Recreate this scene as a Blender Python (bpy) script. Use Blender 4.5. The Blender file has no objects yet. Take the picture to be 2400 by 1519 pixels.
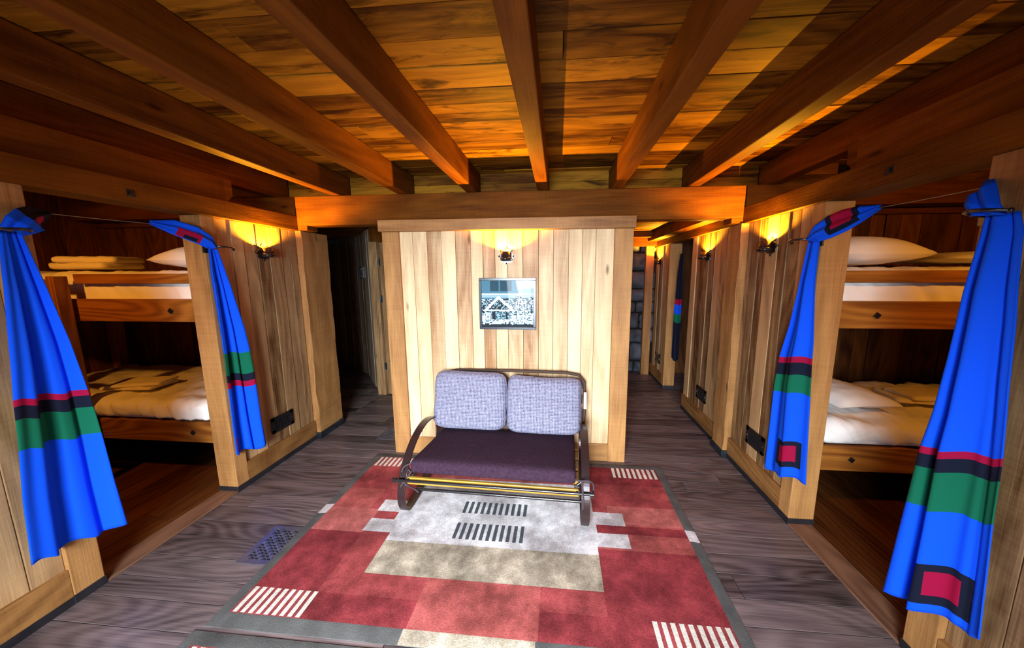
import bpy, math, random
from mathutils import Vector, Matrix, noise

# ------------------------------------------------------------------ camera
SC = bpy.context.scene
COL = SC.collection
cam_d = bpy.data.cameras.new('camera')
cam = bpy.data.objects.new('camera', cam_d)
COL.objects.link(cam)
cam_d.sensor_width = 36.0
cam_d.lens = 784.904 / 2400 * 36.0
cam_d.shift_x = -36.445 / 2400
cam_d.clip_start = 0.05
_p, _y, _r = -0.14641322, -0.08876149, -0.00367489
_f = Vector((math.sin(_y) * math.cos(_p), math.cos(_y) * math.cos(_p), math.sin(_p)))
_r0 = Vector((math.cos(_y), -math.sin(_y), 0))
_u0 = _r0.cross(_f)
_rr = _r0 * math.cos(_r) + _u0 * math.sin(_r)
_uu = -_r0 * math.sin(_r) + _u0 * math.cos(_r)
cam.matrix_world = Matrix(((_rr.x, _uu.x, -_f.x, 0.0), (_rr.y, _uu.y, -_f.y, 0.0), (_rr.z, _uu.z, -_f.z, 1.6), (0, 0, 0, 1)))
SC.camera = cam

# ------------------------------------------------------------------ world, light, exposure
SC.view_settings.view_transform = 'Standard'
SC.view_settings.look = 'None'
SC.view_settings.exposure = 0.0
SC.view_settings.gamma = 1.0
SC.view_settings.use_curve_mapping = False
W = bpy.data.worlds.new('world')
SC.world = W
W.use_nodes = True
W.node_tree.nodes['Background'].inputs[0].default_value = (0.55, 0.75, 1.0, 1)
W.node_tree.nodes['Background'].inputs[1].default_value = 0.05


def lamp(name, kind, loc, energy, color, rot=None, size=None, size_y=None, radius=None, parent=None):
    d = bpy.data.lights.new(name, kind)
    d.energy = energy
    d.color = color
    if kind == 'AREA':
        d.shape = 'RECTANGLE'
        d.size = size
        d.size_y = size_y
    elif radius is not None:
        d.shadow_soft_size = radius
    o = bpy.data.objects.new(name, d)
    COL.objects.link(o)
    o.location = loc
    if rot:
        o.rotation_euler = rot
    if parent:
        o.parent = parent
    return o


# daylight through the window in the wall behind the camera (sky light, falling inwards and down)
for _x, _e in ((-0.50, 182),):
    _o = lamp('window_daylight', 'AREA', (_x, -1.54, 1.38), _e, (0.80, 0.91, 1.0), rot=(math.radians(90 - 27), 0, 0), size=1.1, size_y=1.3)
    _o.data.spread = math.radians(96)
ALCOVE_W = 52
for _p, _q, _e in (((-3.3, 1.0, 2.05), (-3.5, 2.6, 0.9), 1.0), ((2.6, 1.0, 2.05), (2.5, 2.7, 1.15), 0.85)):
    _o = lamp('alcove_light', 'SPOT', _p, ALCOVE_W * _e, (1.0, 0.37, 0.035), radius=0.05)
    _o.rotation_euler = (Vector(_q) - Vector(_p)).to_track_quat('-Z', 'Y').to_euler()
    _o.data.spot_size = math.radians(115)
    _o.data.spot_blend = 0.7
SCONCE_W = 105.0
SCONCE_C = (1.0, 0.47, 0.022)

# ------------------------------------------------------------------ helpers
RNG = random.Random(7)


class MB:
    """collects shapes for one mesh; uv layer 0 runs along the grain in metres, uv layer 1 is a random pair per piece"""

    def __init__(self):
        self.v, self.f, self.uv, self.rn, self.mi, self.sm = [], [], [], [], [], []

    def face(self, idx, uvs, rn, mi=0, smooth=False):
        self.f.append(idx)
        self.uv.append(uvs)
        self.rn.append(rn)
        self.mi.append(mi)
        self.sm.append(smooth)

    def box(self, p0, p1, grain='z', mi=0, M=None, rn=None):
        rn = rn or (RNG.random(), RNG.random())
        off = (RNG.random() * 20, RNG.random() * 20)
        g = 'xyz'.index(grain)
        b = len(self.v)
        pts = []
        for k in (0, 1):
            for j in (0, 1):
                for i in (0, 1):
                    pts.append((p1[0] if i else p0[0], p1[1] if j else p0[1], p1[2] if k else p0[2]))
        for p in pts:
            q = Vector(p)
            self.v.append(tuple(M @ q if M else q))
        for q, ax in (((0, 2, 3, 1), 2), ((4, 5, 7, 6), 2), ((0, 1, 5, 4), 1), ((2, 6, 7, 3), 1), ((0, 4, 6, 2), 0), ((1, 3, 7, 5), 0)):
            o = [a for a in range(3) if a != ax]
            if ax == g:
                uvs = [(pts[k][o[0]] * 0.15 + off[0], pts[k][o[1]] + off[1]) for k in q]
            else:
                c = o[0] if o[1] == g else o[1]
                uvs = [(pts[k][g] + off[0], pts[k][c] + 0.37 * pts[k][ax] + off[1]) for k in q]
            self.face(tuple(b + k for k in q), uvs, rn, mi)
        return self

    def grid(self, P, mi=0, closed_u=False, closed_v=False, smooth=True, mif=None, rn=(0.5, 0.5)):
        """P[j][i] points; quads between neighbours"""
        b = len(self.v)
        nj, ni = len(P), len(P[0])
        for row in P:
            for p in row:
                self.v.append(tuple(p))
        for j in range(nj if closed_v else nj - 1):
            for i in range(ni if closed_u else ni - 1):
                j2, i2 = (j + 1) % nj, (i + 1) % ni
                m = mif(i, j) if mif else mi
                if m is None:
                    continue
                self.face((b + j * ni + i, b + j * ni + i2, b + j2 * ni + i2, b + j2 * ni + i),
                          [(j / nj, i / ni), (j / nj, (i + 1) / ni), ((j + 1) / nj, (i + 1) / ni), ((j + 1) / nj, i / ni)], rn, m, smooth)
        return self

    def cap(self, ring, mi=0, flip=False):
        b = len(self.v)
        for p in ring:
            self.v.append(tuple(p))
        idx = list(range(b, b + len(ring)))
        if flip:
            idx.reverse()
        self.face(tuple(idx), [(0, 0)] * len(idx), (0.5, 0.5), mi)
        return self

    def tube(self, path, r, n=10, mi=0, closed=False):
        path = [Vector(p) for p in path]
        rings = []
        up = None
        N = len(path)
        for k, p in enumerate(path):
            a = path[(k - 1) % N] if (closed or k > 0) else p
            c = path[(k + 1) % N] if (closed or k < N - 1) else p
            t = (c - a).normalized()
            if up is None:
                up = Vector((0, 0, 1)) if abs(t.z) < 0.9 else Vector((1, 0, 0))
            s = t.cross(up).normalized()
            up = s.cross(t).normalized()
            rad = r(k / (N - 1)) if callable(r) else r
            rings.append([p + (s * math.cos(2 * math.pi * q / n) + up * math.sin(2 * math.pi * q / n)) * rad for q in range(n)])
        self.grid(rings, mi, closed_u=True, closed_v=closed)
        if not closed:
            self.cap(rings[0], mi)
            self.cap(rings[-1], mi, True)
        return self

    def lathe(self, prof, c, n=24, mi=0):
        rings = [[(c[0] + r * math.cos(2 * math.pi * q / n), c[1] + r * math.sin(2 * math.pi * q / n), c[2] + z) for q in range(n)] for r, z in prof]
        self.grid(rings, mi, closed_u=True)
        return self

    def prism(self, ring0, ring1, mi=0):
        b = len(self.v)
        n = len(ring0)
        for p in list(ring0) + list(ring1):
            self.v.append(tuple(p))
        rn = (RNG.random(), RNG.random())
        for k in range(n):
            k2 = (k + 1) % n
            o = RNG.random() * 9
            self.face((b + k, b + k2, b + n + k2, b + n + k), [(o, o), (o, o + 0.1), (o + 0.1, o + 0.1), (o + 0.1, o)], rn, mi)
        pr = lambda p: (p[1] + 3.3, p[2] + p[0] + 1.7)
        self.face(tuple(range(b + n - 1, b - 1, -1)), [pr(p) for p in reversed(list(ring0))], rn, mi)
        self.face(tuple(range(b + n, b + 2 * n)), [pr(p) for p in ring1], rn, mi)
        return self

    def build(self, name, mats, parent=None, bevel=0.0, subsurf=0, solid=0.0, recalc=True):
        me = bpy.data.meshes.new(name)
        me.from_pydata(self.v, [], self.f)
        for m in (mats if isinstance(mats, (list, tuple)) else [mats]):
            me.materials.append(m)
        l0 = me.uv_layers.new(name='UVMap')
        l1 = me.uv_layers.new(name='rnd')
        k = 0
        for fi, poly in enumerate(me.polygons):
            poly.material_index = self.mi[fi]
            poly.use_smooth = self.sm[fi]
            for q in range(poly.loop_total):
                l0.data[poly.loop_start + q].uv = self.uv[fi][q]
                l1.data[poly.loop_start + q].uv = self.rn[fi]
        if recalc:
            import bmesh
            bm = bmesh.new()
            bm.from_mesh(me)
            bmesh.ops.recalc_face_normals(bm, faces=bm.faces)
            bm.to_mesh(me)
            bm.free()
        me.update()
        o = bpy.data.objects.new(name, me)
        COL.objects.link(o)
        if parent:
            o.parent = parent
            loc = parent.get('_at')
            if loc is not None:
                o.location = (-loc[0], -loc[1], -loc[2])
        if solid:
            md = o.modifiers.new('solid', 'SOLIDIFY')
            md.thickness = solid
            md.offset = 0
        if bevel:
            md = o.modifiers.new('bevel', 'BEVEL')
            md.width = bevel
            md.segments = 2
            md.limit_method = 'ANGLE'
            md.angle_limit = math.radians(50)
        if subsurf:
            md = o.modifiers.new('sub', 'SUBSURF')
            md.levels = subsurf
            md.render_levels = subsurf
        return o


def tag(o, label=None, cat=None, group=None, kind=None):
    if label:
        o['label'] = label
    if cat:
        o['category'] = cat
    if group:
        o['group'] = group
    if kind:
        o['kind'] = kind
    return o


def thing(name, loc, label=None, cat=None, group=None, kind=None):
    """an Empty at the base of a thing; parts are modelled in world coordinates and offset by -loc"""
    o = bpy.data.objects.new(name, None)
    o.empty_display_size = 0.1
    COL.objects.link(o)
    o.location = loc
    o['_at'] = loc
    return tag(o, label, cat, group, kind)


def finish_things():
    for o in bpy.data.objects:
        if '_at' in o:
            del o['_at']


# ------------------------------------------------------------------ materials
def nt(name):
    m = bpy.data.materials.new(name)
    m.use_nodes = True
    t = m.node_tree
    return m, t, t.nodes['Principled BSDF']


def plain(name, col, rough=0.5, metal=0.0, spec=0.5, bump=0.0, bscale=200, var=0.0, vscale=6):
    m, t, b = nt(name)
    b.inputs['Base Color'].default_value = (*col, 1)
    b.inputs['Roughness'].default_value = rough
    b.inputs['Metallic'].default_value = metal
    b.inputs['Specular IOR Level'].default_value = spec
    N, L = t.nodes.new, t.links.new
    tc = N('ShaderNodeTexCoord')
    if bump:
        n = N('ShaderNodeTexNoise')
        n.inputs['Scale'].default_value = bscale
        L(tc.outputs['Object'], n.inputs['Vector'])
        bp = N('ShaderNodeBump')
        bp.inputs['Strength'].default_value = bump
        bp.inputs['Distance'].default_value = 0.004
        L(n.outputs['Fac'], bp.inputs['Height'])
        L(bp.outputs['Normal'], b.inputs['Normal'])
    if var:
        n = N('ShaderNodeTexNoise')
        n.inputs['Scale'].default_value = vscale
        n.inputs['Detail'].default_value = 5
        L(tc.outputs['Object'], n.inputs['Vector'])
        mx = N('ShaderNodeMix')
        mx.data_type = 'RGBA'
        mx.blend_type = 'MULTIPLY'
        mx.inputs['Factor'].default_value = 1.0
        mx.inputs['A'].default_value = (*col, 1)
        r = N('ShaderNodeValToRGB')
        r.color_ramp.elements[0].position = 0.3
        r.color_ramp.elements[1].position = 0.7
        r.color_ramp.elements[0].color = (1 - var,) * 3 + (1,)
        r.color_ramp.elements[1].color = (1 + var * 0.3,) * 3 + (1,)
        L(n.outputs['Fac'], r.inputs['Fac'])
        L(r.outputs['Color'], mx.inputs['B'])
        L(mx.outputs['Result'], b.inputs['Base Color'])
    return m


def wood(name, dark, light, rough=0.5, vary=0.35, ring=0.35, fine=0.25, bump=0.12, knots=True, spec=0.35, stain=0.0, stain_col=(0.05, 0.02, 0.01), hue=None, saw=0.0, ring_freq=95.0):
    """grain along uv.x (metres); per-board shade from the second uv layer"""
    m, t, b = nt(name)
    N, L = t.nodes.new, t.links.new
    uv = N('ShaderNodeUVMap')
    uv.uv_map = 'UVMap'
    rv = N('ShaderNodeUVMap')
    rv.uv_map = 'rnd'
    sr = N('ShaderNodeSeparateXYZ')
    L(rv.outputs[0], sr.inputs[0])

    def mapped(sx, sy):
        mp = N('ShaderNodeMapping')
        mp.inputs['Scale'].default_value = (sx, sy, 1)
        L(uv.outputs[0], mp.inputs['Vector'])
        return mp.outputs[0]

    def tex(vec, scale, detail=4, dist=0.0, rgh=0.55):
        n = N('ShaderNodeTexNoise')
        n.inputs['Scale'].default_value = scale
        n.inputs['Detail'].default_value = detail
        n.inputs['Roughness'].default_value = rgh
        n.inputs['Distortion'].default_value = dist
        L(vec, n.inputs['Vector'])
        return n.outputs['Fac']

    def math_(op, a, c):
        n = N('ShaderNodeMath')
        n.operation = op
        for k, x in enumerate((a, c)):
            if isinstance(x, (int, float)):
                n.inputs[k].default_value = x
            else:
                L(x, n.inputs[k])
        return n.outputs[0]

    broad = tex(mapped(0.9, 6.0), 1.5, 3, 0.6)
    ringn = tex(mapped(0.55, 3.4), 1.0, 1, 0.15, 0.4)
    rg = N('ShaderNodeMath')
    rg.operation = 'SINE'
    L(math_('MULTIPLY', ringn, ring_freq), rg.inputs[0])
    rings = math_('MULTIPLY', rg.outputs[0], 0.5)
    fin = tex(mapped(4.0, 130.0), 1.0, 4, 0.4)
    val = math_('ADD', math_('MULTIPLY', math_('SUBTRACT', broad, 0.5), 1.1), math_('MULTIPLY', rings, ring))
    val = math_('ADD', val, math_('MULTIPLY', math_('SUBTRACT', fin, 0.5), fine * 2))
    val = math_('ADD', val, math_('MULTIPLY', math_('SUBTRACT', sr.outputs['X'], 0.5), vary * 2))
    if saw:
        sw = tex(mapped(75.0, 2.2), 1.0, 3, 0.5)
        val = math_('ADD', val, math_('MULTIPLY', math_('SUBTRACT', sw, 0.5), saw * 2))
    val = math_('ADD', val, 0.5)
    ramp = N('ShaderNodeValToRGB')
    ramp.color_ramp.elements[0].position = 0.0
    ramp.color_ramp.elements[0].color = (*dark, 1)
    ramp.color_ramp.elements[1].position = 1.0
    ramp.color_ramp.elements[1].color = (*light, 1)
    L(val, ramp.inputs['Fac'])
    col = ramp.outputs['Color']
    if hue:
        mx = N('ShaderNodeMix')
        mx.data_type = 'RGBA'
        mx.inputs['B'].default_value = (*hue, 1)
        L(math_('MULTIPLY', sr.outputs['Y'], 0.45), mx.inputs['Factor'])
        L(col, mx.inputs['A'])
        col = mx.outputs['Result']
    if knots:
        vo = N('ShaderNodeTexVoronoi')
        vo.inputs['Scale'].default_value = 1.0
        vo.inputs['Randomness'].default_value = 1.0
        L(mapped(1.6, 5.0), vo.inputs['Vector'])
        kr = N('ShaderNodeValToRGB')
        kr.color_ramp.elements[0].position = 0.03
        kr.color_ramp.elements[0].color = (1, 1, 1, 1)
        kr.color_ramp.elements[1].position = 0.09
        kr.color_ramp.elements[1].color = (0, 0, 0, 1)
        L(vo.outputs['Distance'], kr.inputs['Fac'])
        mx = N('ShaderNodeMix')
        mx.data_type = 'RGBA'
        mx.inputs['B'].default_value = (dark[0] * 0.3, dark[1] * 0.25, dark[2] * 0.25, 1)
        L(math_('MULTIPLY', kr.outputs['Color'], 0.75), mx.inputs['Factor'])
        L(col, mx.inputs['A'])
        col = mx.outputs['Result']
    if stain:
        sn = tex(mapped(1.3, 5.0), 2.0, 6, 0.8, 0.65)
        r2 = N('ShaderNodeValToRGB')
        r2.color_ramp.elements[0].position = 0.52
        r2.color_ramp.elements[0].color = (0, 0, 0, 1)
        r2.color_ramp.elements[1].position = 0.66
        r2.color_ramp.elements[1].color = (1, 1, 1, 1)
        L(sn, r2.inputs['Fac'])
        mx = N('ShaderNodeMix')
        mx.data_type = 'RGBA'
        mx.inputs['B'].default_value = (*stain_col, 1)
        L(math_('MULTIPLY', r2.outputs['Color'], stain), mx.inputs['Factor'])
        L(col, mx.inputs['A'])
        col = mx.outputs['Result']
    L(col, b.inputs['Base Color'])
    b.inputs['Roughness'].default_value = rough
    b.inputs['Specular IOR Level'].default_value = spec
    if bump:
        bp = N('ShaderNodeBump')
        bp.inputs['Strength'].default_value = bump
        bp.inputs['Distance'].default_value = 0.003
        L(math_('ADD', fin, math_('MULTIPLY', rings, 0.4)), bp.inputs['Height'])
        L(bp.outputs['Normal'], b.inputs['Normal'])
    return m


M_BASE = wood('base_board', (0.12, 0.042, 0.009), (0.40, 0.185, 0.055), 0.5, vary=0.12, ring=0.3, fine=0.35, saw=0.2)
M_PANEL = wood('cedar_boards', (0.32, 0.135, 0.04), (0.90, 0.66, 0.38), 0.5, vary=0.40, ring=0.14, fine=0.35, bump=0.25, saw=0.10, ring_freq=60)
M_WALL = wood('wall_boards', (0.10, 0.040, 0.012), (0.56, 0.33, 0.15), 0.42, vary=0.44, ring=0.18, fine=0.35, bump=0.3, spec=0.5, saw=0.12, ring_freq=70)
M_POST = wood('fir_post', (0.18, 0.062, 0.014), (0.60, 0.30, 0.10), 0.55, vary=0.12, ring=0.12, fine=0.3, bump=0.4, saw=0.16, ring_freq=50)
M_BEAM = wood('fir_beam', (0.045, 0.0085, 0.0006), (0.235, 0.076, 0.0055), 0.6, vary=0.15, ring=0.18, fine=0.35, bump=0.25, spec=0.1, saw=0.1, ring_freq=60)
M_CEIL = wood('ceiling_boards', (0.075, 0.022, 0.0016), (0.46, 0.205, 0.014), 0.6, vary=0.36, ring=0.2, fine=0.35, stain=0.9, stain_col=(0.024, 0.0055, 0.001), spec=0.1, ring_freq=70)
M_FLOOR = wood('weathered_floor', (0.020, 0.013, 0.014), (0.21, 0.15, 0.145), 0.42, vary=0.22, ring=0.28, fine=0.45, bump=0.4, knots=False, spec=0.5, ring_freq=120)
M_ALFLOOR = wood('alcove_floor', (0.045, 0.010, 0.002), (0.17, 0.052, 0.010), 0.45, vary=0.18, ring=0.3, knots=False)
M_BED = wood('bunk_timber', (0.13, 0.030, 0.004), (0.40, 0.15, 0.022), 0.5, vary=0.15, ring=0.5, fine=0.4)
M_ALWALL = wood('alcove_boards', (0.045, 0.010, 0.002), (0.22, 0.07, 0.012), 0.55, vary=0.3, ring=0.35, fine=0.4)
M_DARKWALL = wood('passage_boards', (0.14, 0.085, 0.05), (0.52, 0.37, 0.25), 0.35, vary=0.25, spec=0.6)
M_SLAT = wood('yellow_slat', (0.26, 0.125, 0.012), (0.50, 0.28, 0.035), 0.4, vary=0.1, knots=False)
M_IRON = plain('black_iron', (0.012, 0.010, 0.011), 0.25, 0.0, 0.7, bump=0.06, bscale=90)
M_BRONZE = plain('dark_bronze', (0.020, 0.014, 0.013), 0.14, 0.0, 0.9)
M_SCUFF = plain('scuffed_black_base', (0.016, 0.014, 0.018), 0.55, bump=0.15, bscale=60, var=0.5, vscale=9)  # for the added strips that stand in for dirt at wall feet
M_KICK = plain('kick_plate_metal', (0.07, 0.085, 0.11), 0.4, 0.8, var=0.5, vscale=14)
M_GAP = plain('dark_gap', (0.006, 0.004, 0.003), 0.9)
M_BLUE = plain('blue_cloth', (0.003, 0.085, 0.86), 0.85, spec=0.15, bump=0.15, bscale=500)
M_PINK = plain('crimson_cloth', (0.32, 0.003, 0.040), 0.85, spec=0.15)
M_NAVY = plain('navy_cloth', (0.006, 0.008, 0.022), 0.85, spec=0.15)
M_GREEN = plain('green_cloth', (0.004, 0.125, 0.065), 0.85, spec=0.15)
M_SHEET = plain('white_bedding', (0.93, 0.89, 0.86), 0.8, spec=0.2, bump=0.2, bscale=14)
M_TOWEL = plain('cream_towel', (0.88, 0.78, 0.58), 0.95, spec=0.1, bump=0.5, bscale=260)
M_GREY = plain('rug_border_grey', (0.105, 0.10, 0.095), 0.95, spec=0.1, bump=0.4, bscale=160, var=0.4, vscale=7)
M_STONE = plain('blue_grey_stone', (0.10, 0.115, 0.15), 0.7, bump=0.8, bscale=18, var=0.6, vscale=5)
M_HOOP = plain('bent_dark_frame', (0.035, 0.018, 0.018), 0.25, 0.35, 0.6)
M_CHROME = plain('polished_rod', (0.55, 0.58, 0.62), 0.15, 1.0)
M_SEAT = plain('plum_fabric', (0.042, 0.020, 0.036), 0.95, spec=0.1, bump=0.5, bscale=420, var=0.35, vscale=60)
M_SFRAME = plain('sofa_back_frame', (0.06, 0.032, 0.022), 0.6, 0.0, 0.3)
M_STRAP = plain('dark_strap', (0.05, 0.03, 0.035), 0.9)
M_TAGWHITE = plain('white_tag', (0.75, 0.75, 0.75), 0.7)
M_REG = plain('pewter_register', (0.30, 0.30, 0.36), 0.35, 0.85, var=0.3, vscale=20)
M_FRAMEBLK = plain('black_picture_frame', (0.02, 0.025, 0.035), 0.25, 0.2, 0.6)


def rug_mat(name, col, var):
    m, t, b = nt(name)
    N, L = t.nodes.new, t.links.new
    tc = N('ShaderNodeTexCoord')
    b.inputs['Roughness'].default_value = 0.95
    b.inputs['Specular IOR Level'].default_value = 0.1
    prev = None
    base = N('ShaderNodeRGB')
    base.outputs[0].default_value = (*col, 1)
    prev = base.outputs[0]
    for sc, det, lo, hi, dk in ((3.2, 6, 0.38, 0.62, 1 - var), (11, 6, 0.40, 0.68, 1 - var * 0.55), (140, 3, 0.35, 0.65, 0.72)):
        n = N('ShaderNodeTexNoise')
        n.inputs['Scale'].default_value = sc
        n.inputs['Detail'].default_value = det
        n.inputs['Roughness'].default_value = 0.65
        L(tc.outputs['Object'], n.inputs['Vector'])
        r = N('ShaderNodeValToRGB')
        r.color_ramp.elements[0].position = lo
        r.color_ramp.elements[0].color = (dk, dk * 0.97, dk * 0.95, 1)
        r.color_ramp.elements[1].position = hi
        r.color_ramp.elements[1].color = (1.08, 1.08, 1.08, 1)
        L(n.outputs['Fac'], r.inputs['Fac'])
        mx = N('ShaderNodeMix')
        mx.data_type = 'RGBA'
        mx.blend_type = 'MULTIPLY'
        mx.inputs['Factor'].default_value = 1
        L(prev, mx.inputs['A'])
        L(r.outputs['Color'], mx.inputs['B'])
        prev = mx.outputs['Result']
    L(prev, b.inputs['Base Color'])
    n = N('ShaderNodeTexNoise')
    n.inputs['Scale'].default_value = 260
    L(tc.outputs['Object'], n.inputs['Vector'])
    bp = N('ShaderNodeBump')
    bp.inputs['Strength'].default_value = 0.5
    bp.inputs['Distance'].default_value = 0.004
    L(n.outputs['Fac'], bp.inputs['Height'])
    L(bp.outputs['Normal'], b.inputs['Normal'])
    return m


M_REDS = [rug_mat('rug_red_%d' % k, c, v) for k, (c, v) in enumerate((((0.42, 0.075, 0.078), 0.5), ((0.50, 0.115, 0.105), 0.5), ((0.33, 0.048, 0.056), 0.5), ((0.56, 0.155, 0.14), 0.45)))]
M_CREAM = rug_mat('rug_cream', (0.80, 0.75, 0.77), 0.5)
M_TAN = rug_mat('rug_worn_tan', (0.58, 0.49, 0.37), 0.6)
M_STRIPE = rug_mat('rug_stripe', (0.70, 0.67, 0.60), 0.15)
M_COMB = rug_mat('rug_comb', (0.075, 0.085, 0.10), 0.3)


def knit():
    m, t, b = nt('lavender_knit')
    N, L = t.nodes.new, t.links.new
    tc = N('ShaderNodeTexCoord')
    sp = N('ShaderNodeSeparateXYZ')
    L(tc.outputs['Object'], sp.inputs[0])

    def m_(op, a, c=None):
        n = N('ShaderNodeMath')
        n.operation = op
        for k, x in enumerate((a, c)):
            if x is None:
                continue
            if isinstance(x, (int, float)):
                n.inputs[k].default_value = x
            else:
                L(x, n.inputs[k])
        return n.outputs[0]
    nz = N('ShaderNodeTexNoise')
    nz.inputs['Scale'].default_value = 70
    nz.inputs['Detail'].default_value = 3
    L(tc.outputs['Object'], nz.inputs['Vector'])
    k = 2 * math.pi / 0.0115
    wob = m_('MULTIPLY', m_('SUBTRACT', nz.outputs['Fac'], 0.5), 2.6)
    sx = m_('SINE', m_('ADD', m_('MULTIPLY', sp.outputs['X'], k), wob))
    sz = m_('SINE', m_('ADD', m_('MULTIPLY', m_('ADD', sp.outputs['Z'], m_('MULTIPLY', sp.outputs['Y'], 0.3)), k), wob))
    d = m_('MULTIPLY', m_('ADD', m_('ADD', sx, sz), 2.0), 0.25)
    d = m_('ADD', d, m_('MULTIPLY', m_('SUBTRACT', nz.outputs['Fac'], 0.5), 0.9))
    r = N('ShaderNodeValToRGB')
    e = r.color_ramp.elements
    e[0].position, e[0].color = 0.08, (0.035, 0.028, 0.055, 1)
    e[1].position, e[1].color = 0.36, (0.20, 0.185, 0.27, 1)
    e2 = r.color_ramp.elements.new(0.9)
    e2.color = (0.36, 0.35, 0.46, 1)
    L(d, r.inputs['Fac'])
    L(r.outputs['Color'], b.inputs['Base Color'])
    b.inputs['Roughness'].default_value = 0.95
    b.inputs['Specular IOR Level'].default_value = 0.1
    bp = N('ShaderNodeBump')
    bp.inputs['Strength'].default_value = 0.6
    bp.inputs['Distance'].default_value = 0.004
    L(d, bp.inputs['Height'])
    L(bp.outputs['Normal'], b.inputs['Normal'])
    return m


M_KNIT = knit()

# ------------------------------------------------------------------ dimensions of the room (metres)
XL, XR = -2.356, 1.495          # faces of the two corridor walls
TH = 0.15                       # wall thickness
ZH, ZHT = 2.0, 2.125            # header beams: bottom, top
ZC = 2.486                      # ceiling
YB = -1.45                      # wall behind the camera
YP = 2.736                      # face of the central panel


# ------------------------------------------------------------------ floor
def planks(mb, a0, a1, c0, c1, z0, z1, along, wmin, wmax, lmin, lmax, gap=0.0015, mi=0, jitter=0.0):
    """boards laid along 'x' or 'y' between a0..a1 (along) and c0..c1 (across)"""
    c = c0
    while c < c1 - 0.005:
        w = min(RNG.uniform(wmin, wmax), c1 - c)
        if c1 - (c + w) < wmin * 0.5:
            w = c1 - c
        a = a0 - RNG.uniform(0, lmin)
        while a < a1:
            ln = RNG.uniform(lmin, lmax)
            s, e = max(a, a0), min(a + ln, a1)
            if e - s > 0.01:
                dz = RNG.uniform(-jitter, jitter)
                if along == 'x':
                    mb.box((s + gap, c + gap, z0 + dz), (e - gap, c + w - gap, z1 + dz), 'x', mi)
                else:
                    mb.box((c + gap, s + gap, z0 + dz), (c + w - gap, e - gap, z1 + dz), 'y', mi)
            a += ln
        c += w
    return mb


mb = MB()
planks(mb, XL - 0.02, XR + 0.02, YB, 5.6, -0.03, 0.0, 'x', 0.11, 0.19, 1.2, 2.6, jitter=0.0004)
planks(mb, -4.3, XL - 0.02, 3.3, 6.1, -0.03, 0.0, 'x', 0.11, 0.19, 1.2, 2.6, jitter=0.0004)
planks(mb, XR + 0.02, XR + 1.2, 3.3, 5.6, -0.03, 0.0, 'x', 0.11, 0.19, 1.2, 2.6, jitter=0.0004)
mb.box((-4.9, YB, -0.05), (4.1, 6.2, -0.032), 'x', 1)
tag(mb.build('floor', [M_FLOOR, M_GAP], bevel=0.0015), kind='structure')
mb = MB()
planks(mb, 0.30, 3.25, -4.75, XL - 0.12, -0.03, 0.002, 'y', 0.09, 0.14, 1.2, 2.4)
planks(mb, 0.30, 3.25, XR + 0.12, 3.95, -0.03, 0.002, 'y', 0.09, 0.14, 1.2, 2.4)
tag(mb.build('floor_alcove', M_ALFLOOR, bevel=0.0015), kind='structure')

# ------------------------------------------------------------------ ceiling boards
mb = MB()
planks(mb, -4.85, 4.05, YB - 0.05, 3.12, ZC, ZC + 0.03, 'x', 0.10, 0.19, 3.2, 6.0, jitter=0.003)
mb.box((-4.85, YB - 0.1, ZC + 0.034), (4.05, 6.2, ZC + 0.06), 'x', 1)
tag(mb.build('ceiling', [M_CEIL, M_GAP], bevel=0.003), kind='structure')
mb = MB()
planks(mb, -4.3, 2.8, 3.12, 6.1, 2.215, 2.24, 'x', 0.10, 0.19, 3.2, 6.0, jitter=0.002)
tag(mb.build('ceiling_passage', M_CEIL, bevel=0.003), kind='structure')


# ------------------------------------------------------------------ walls
def vboards(mb, s0, s1, z0, z1, face, depth, axis, sign, wmin=0.09, wmax=0.135, proud=0.014, mi=0):
    """upright boards filling s0..s1; axis 'x': boards run along y on a wall whose face is x=face; axis 'y': along x on y=face"""
    s = s0
    while s < s1 - 0.003:
        w = RNG.uniform(wmin, wmax)
        if s1 - (s + w) < wmin * 0.6:
            w = s1 - s
        f = face + sign * RNG.uniform(0, proud)
        bk = face - sign * depth
        lo, hi = min(f, bk), max(f, bk)
        if axis == 'x':
            mb.box((lo, s + 0.0012, z0), (hi, s + w - 0.0012, z1), 'z', mi)
        else:
            mb.box((s + 0.0012, lo, z0), (s + w - 0.0012, hi, z1), 'z', mi)
        s += w
    return mb


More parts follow.
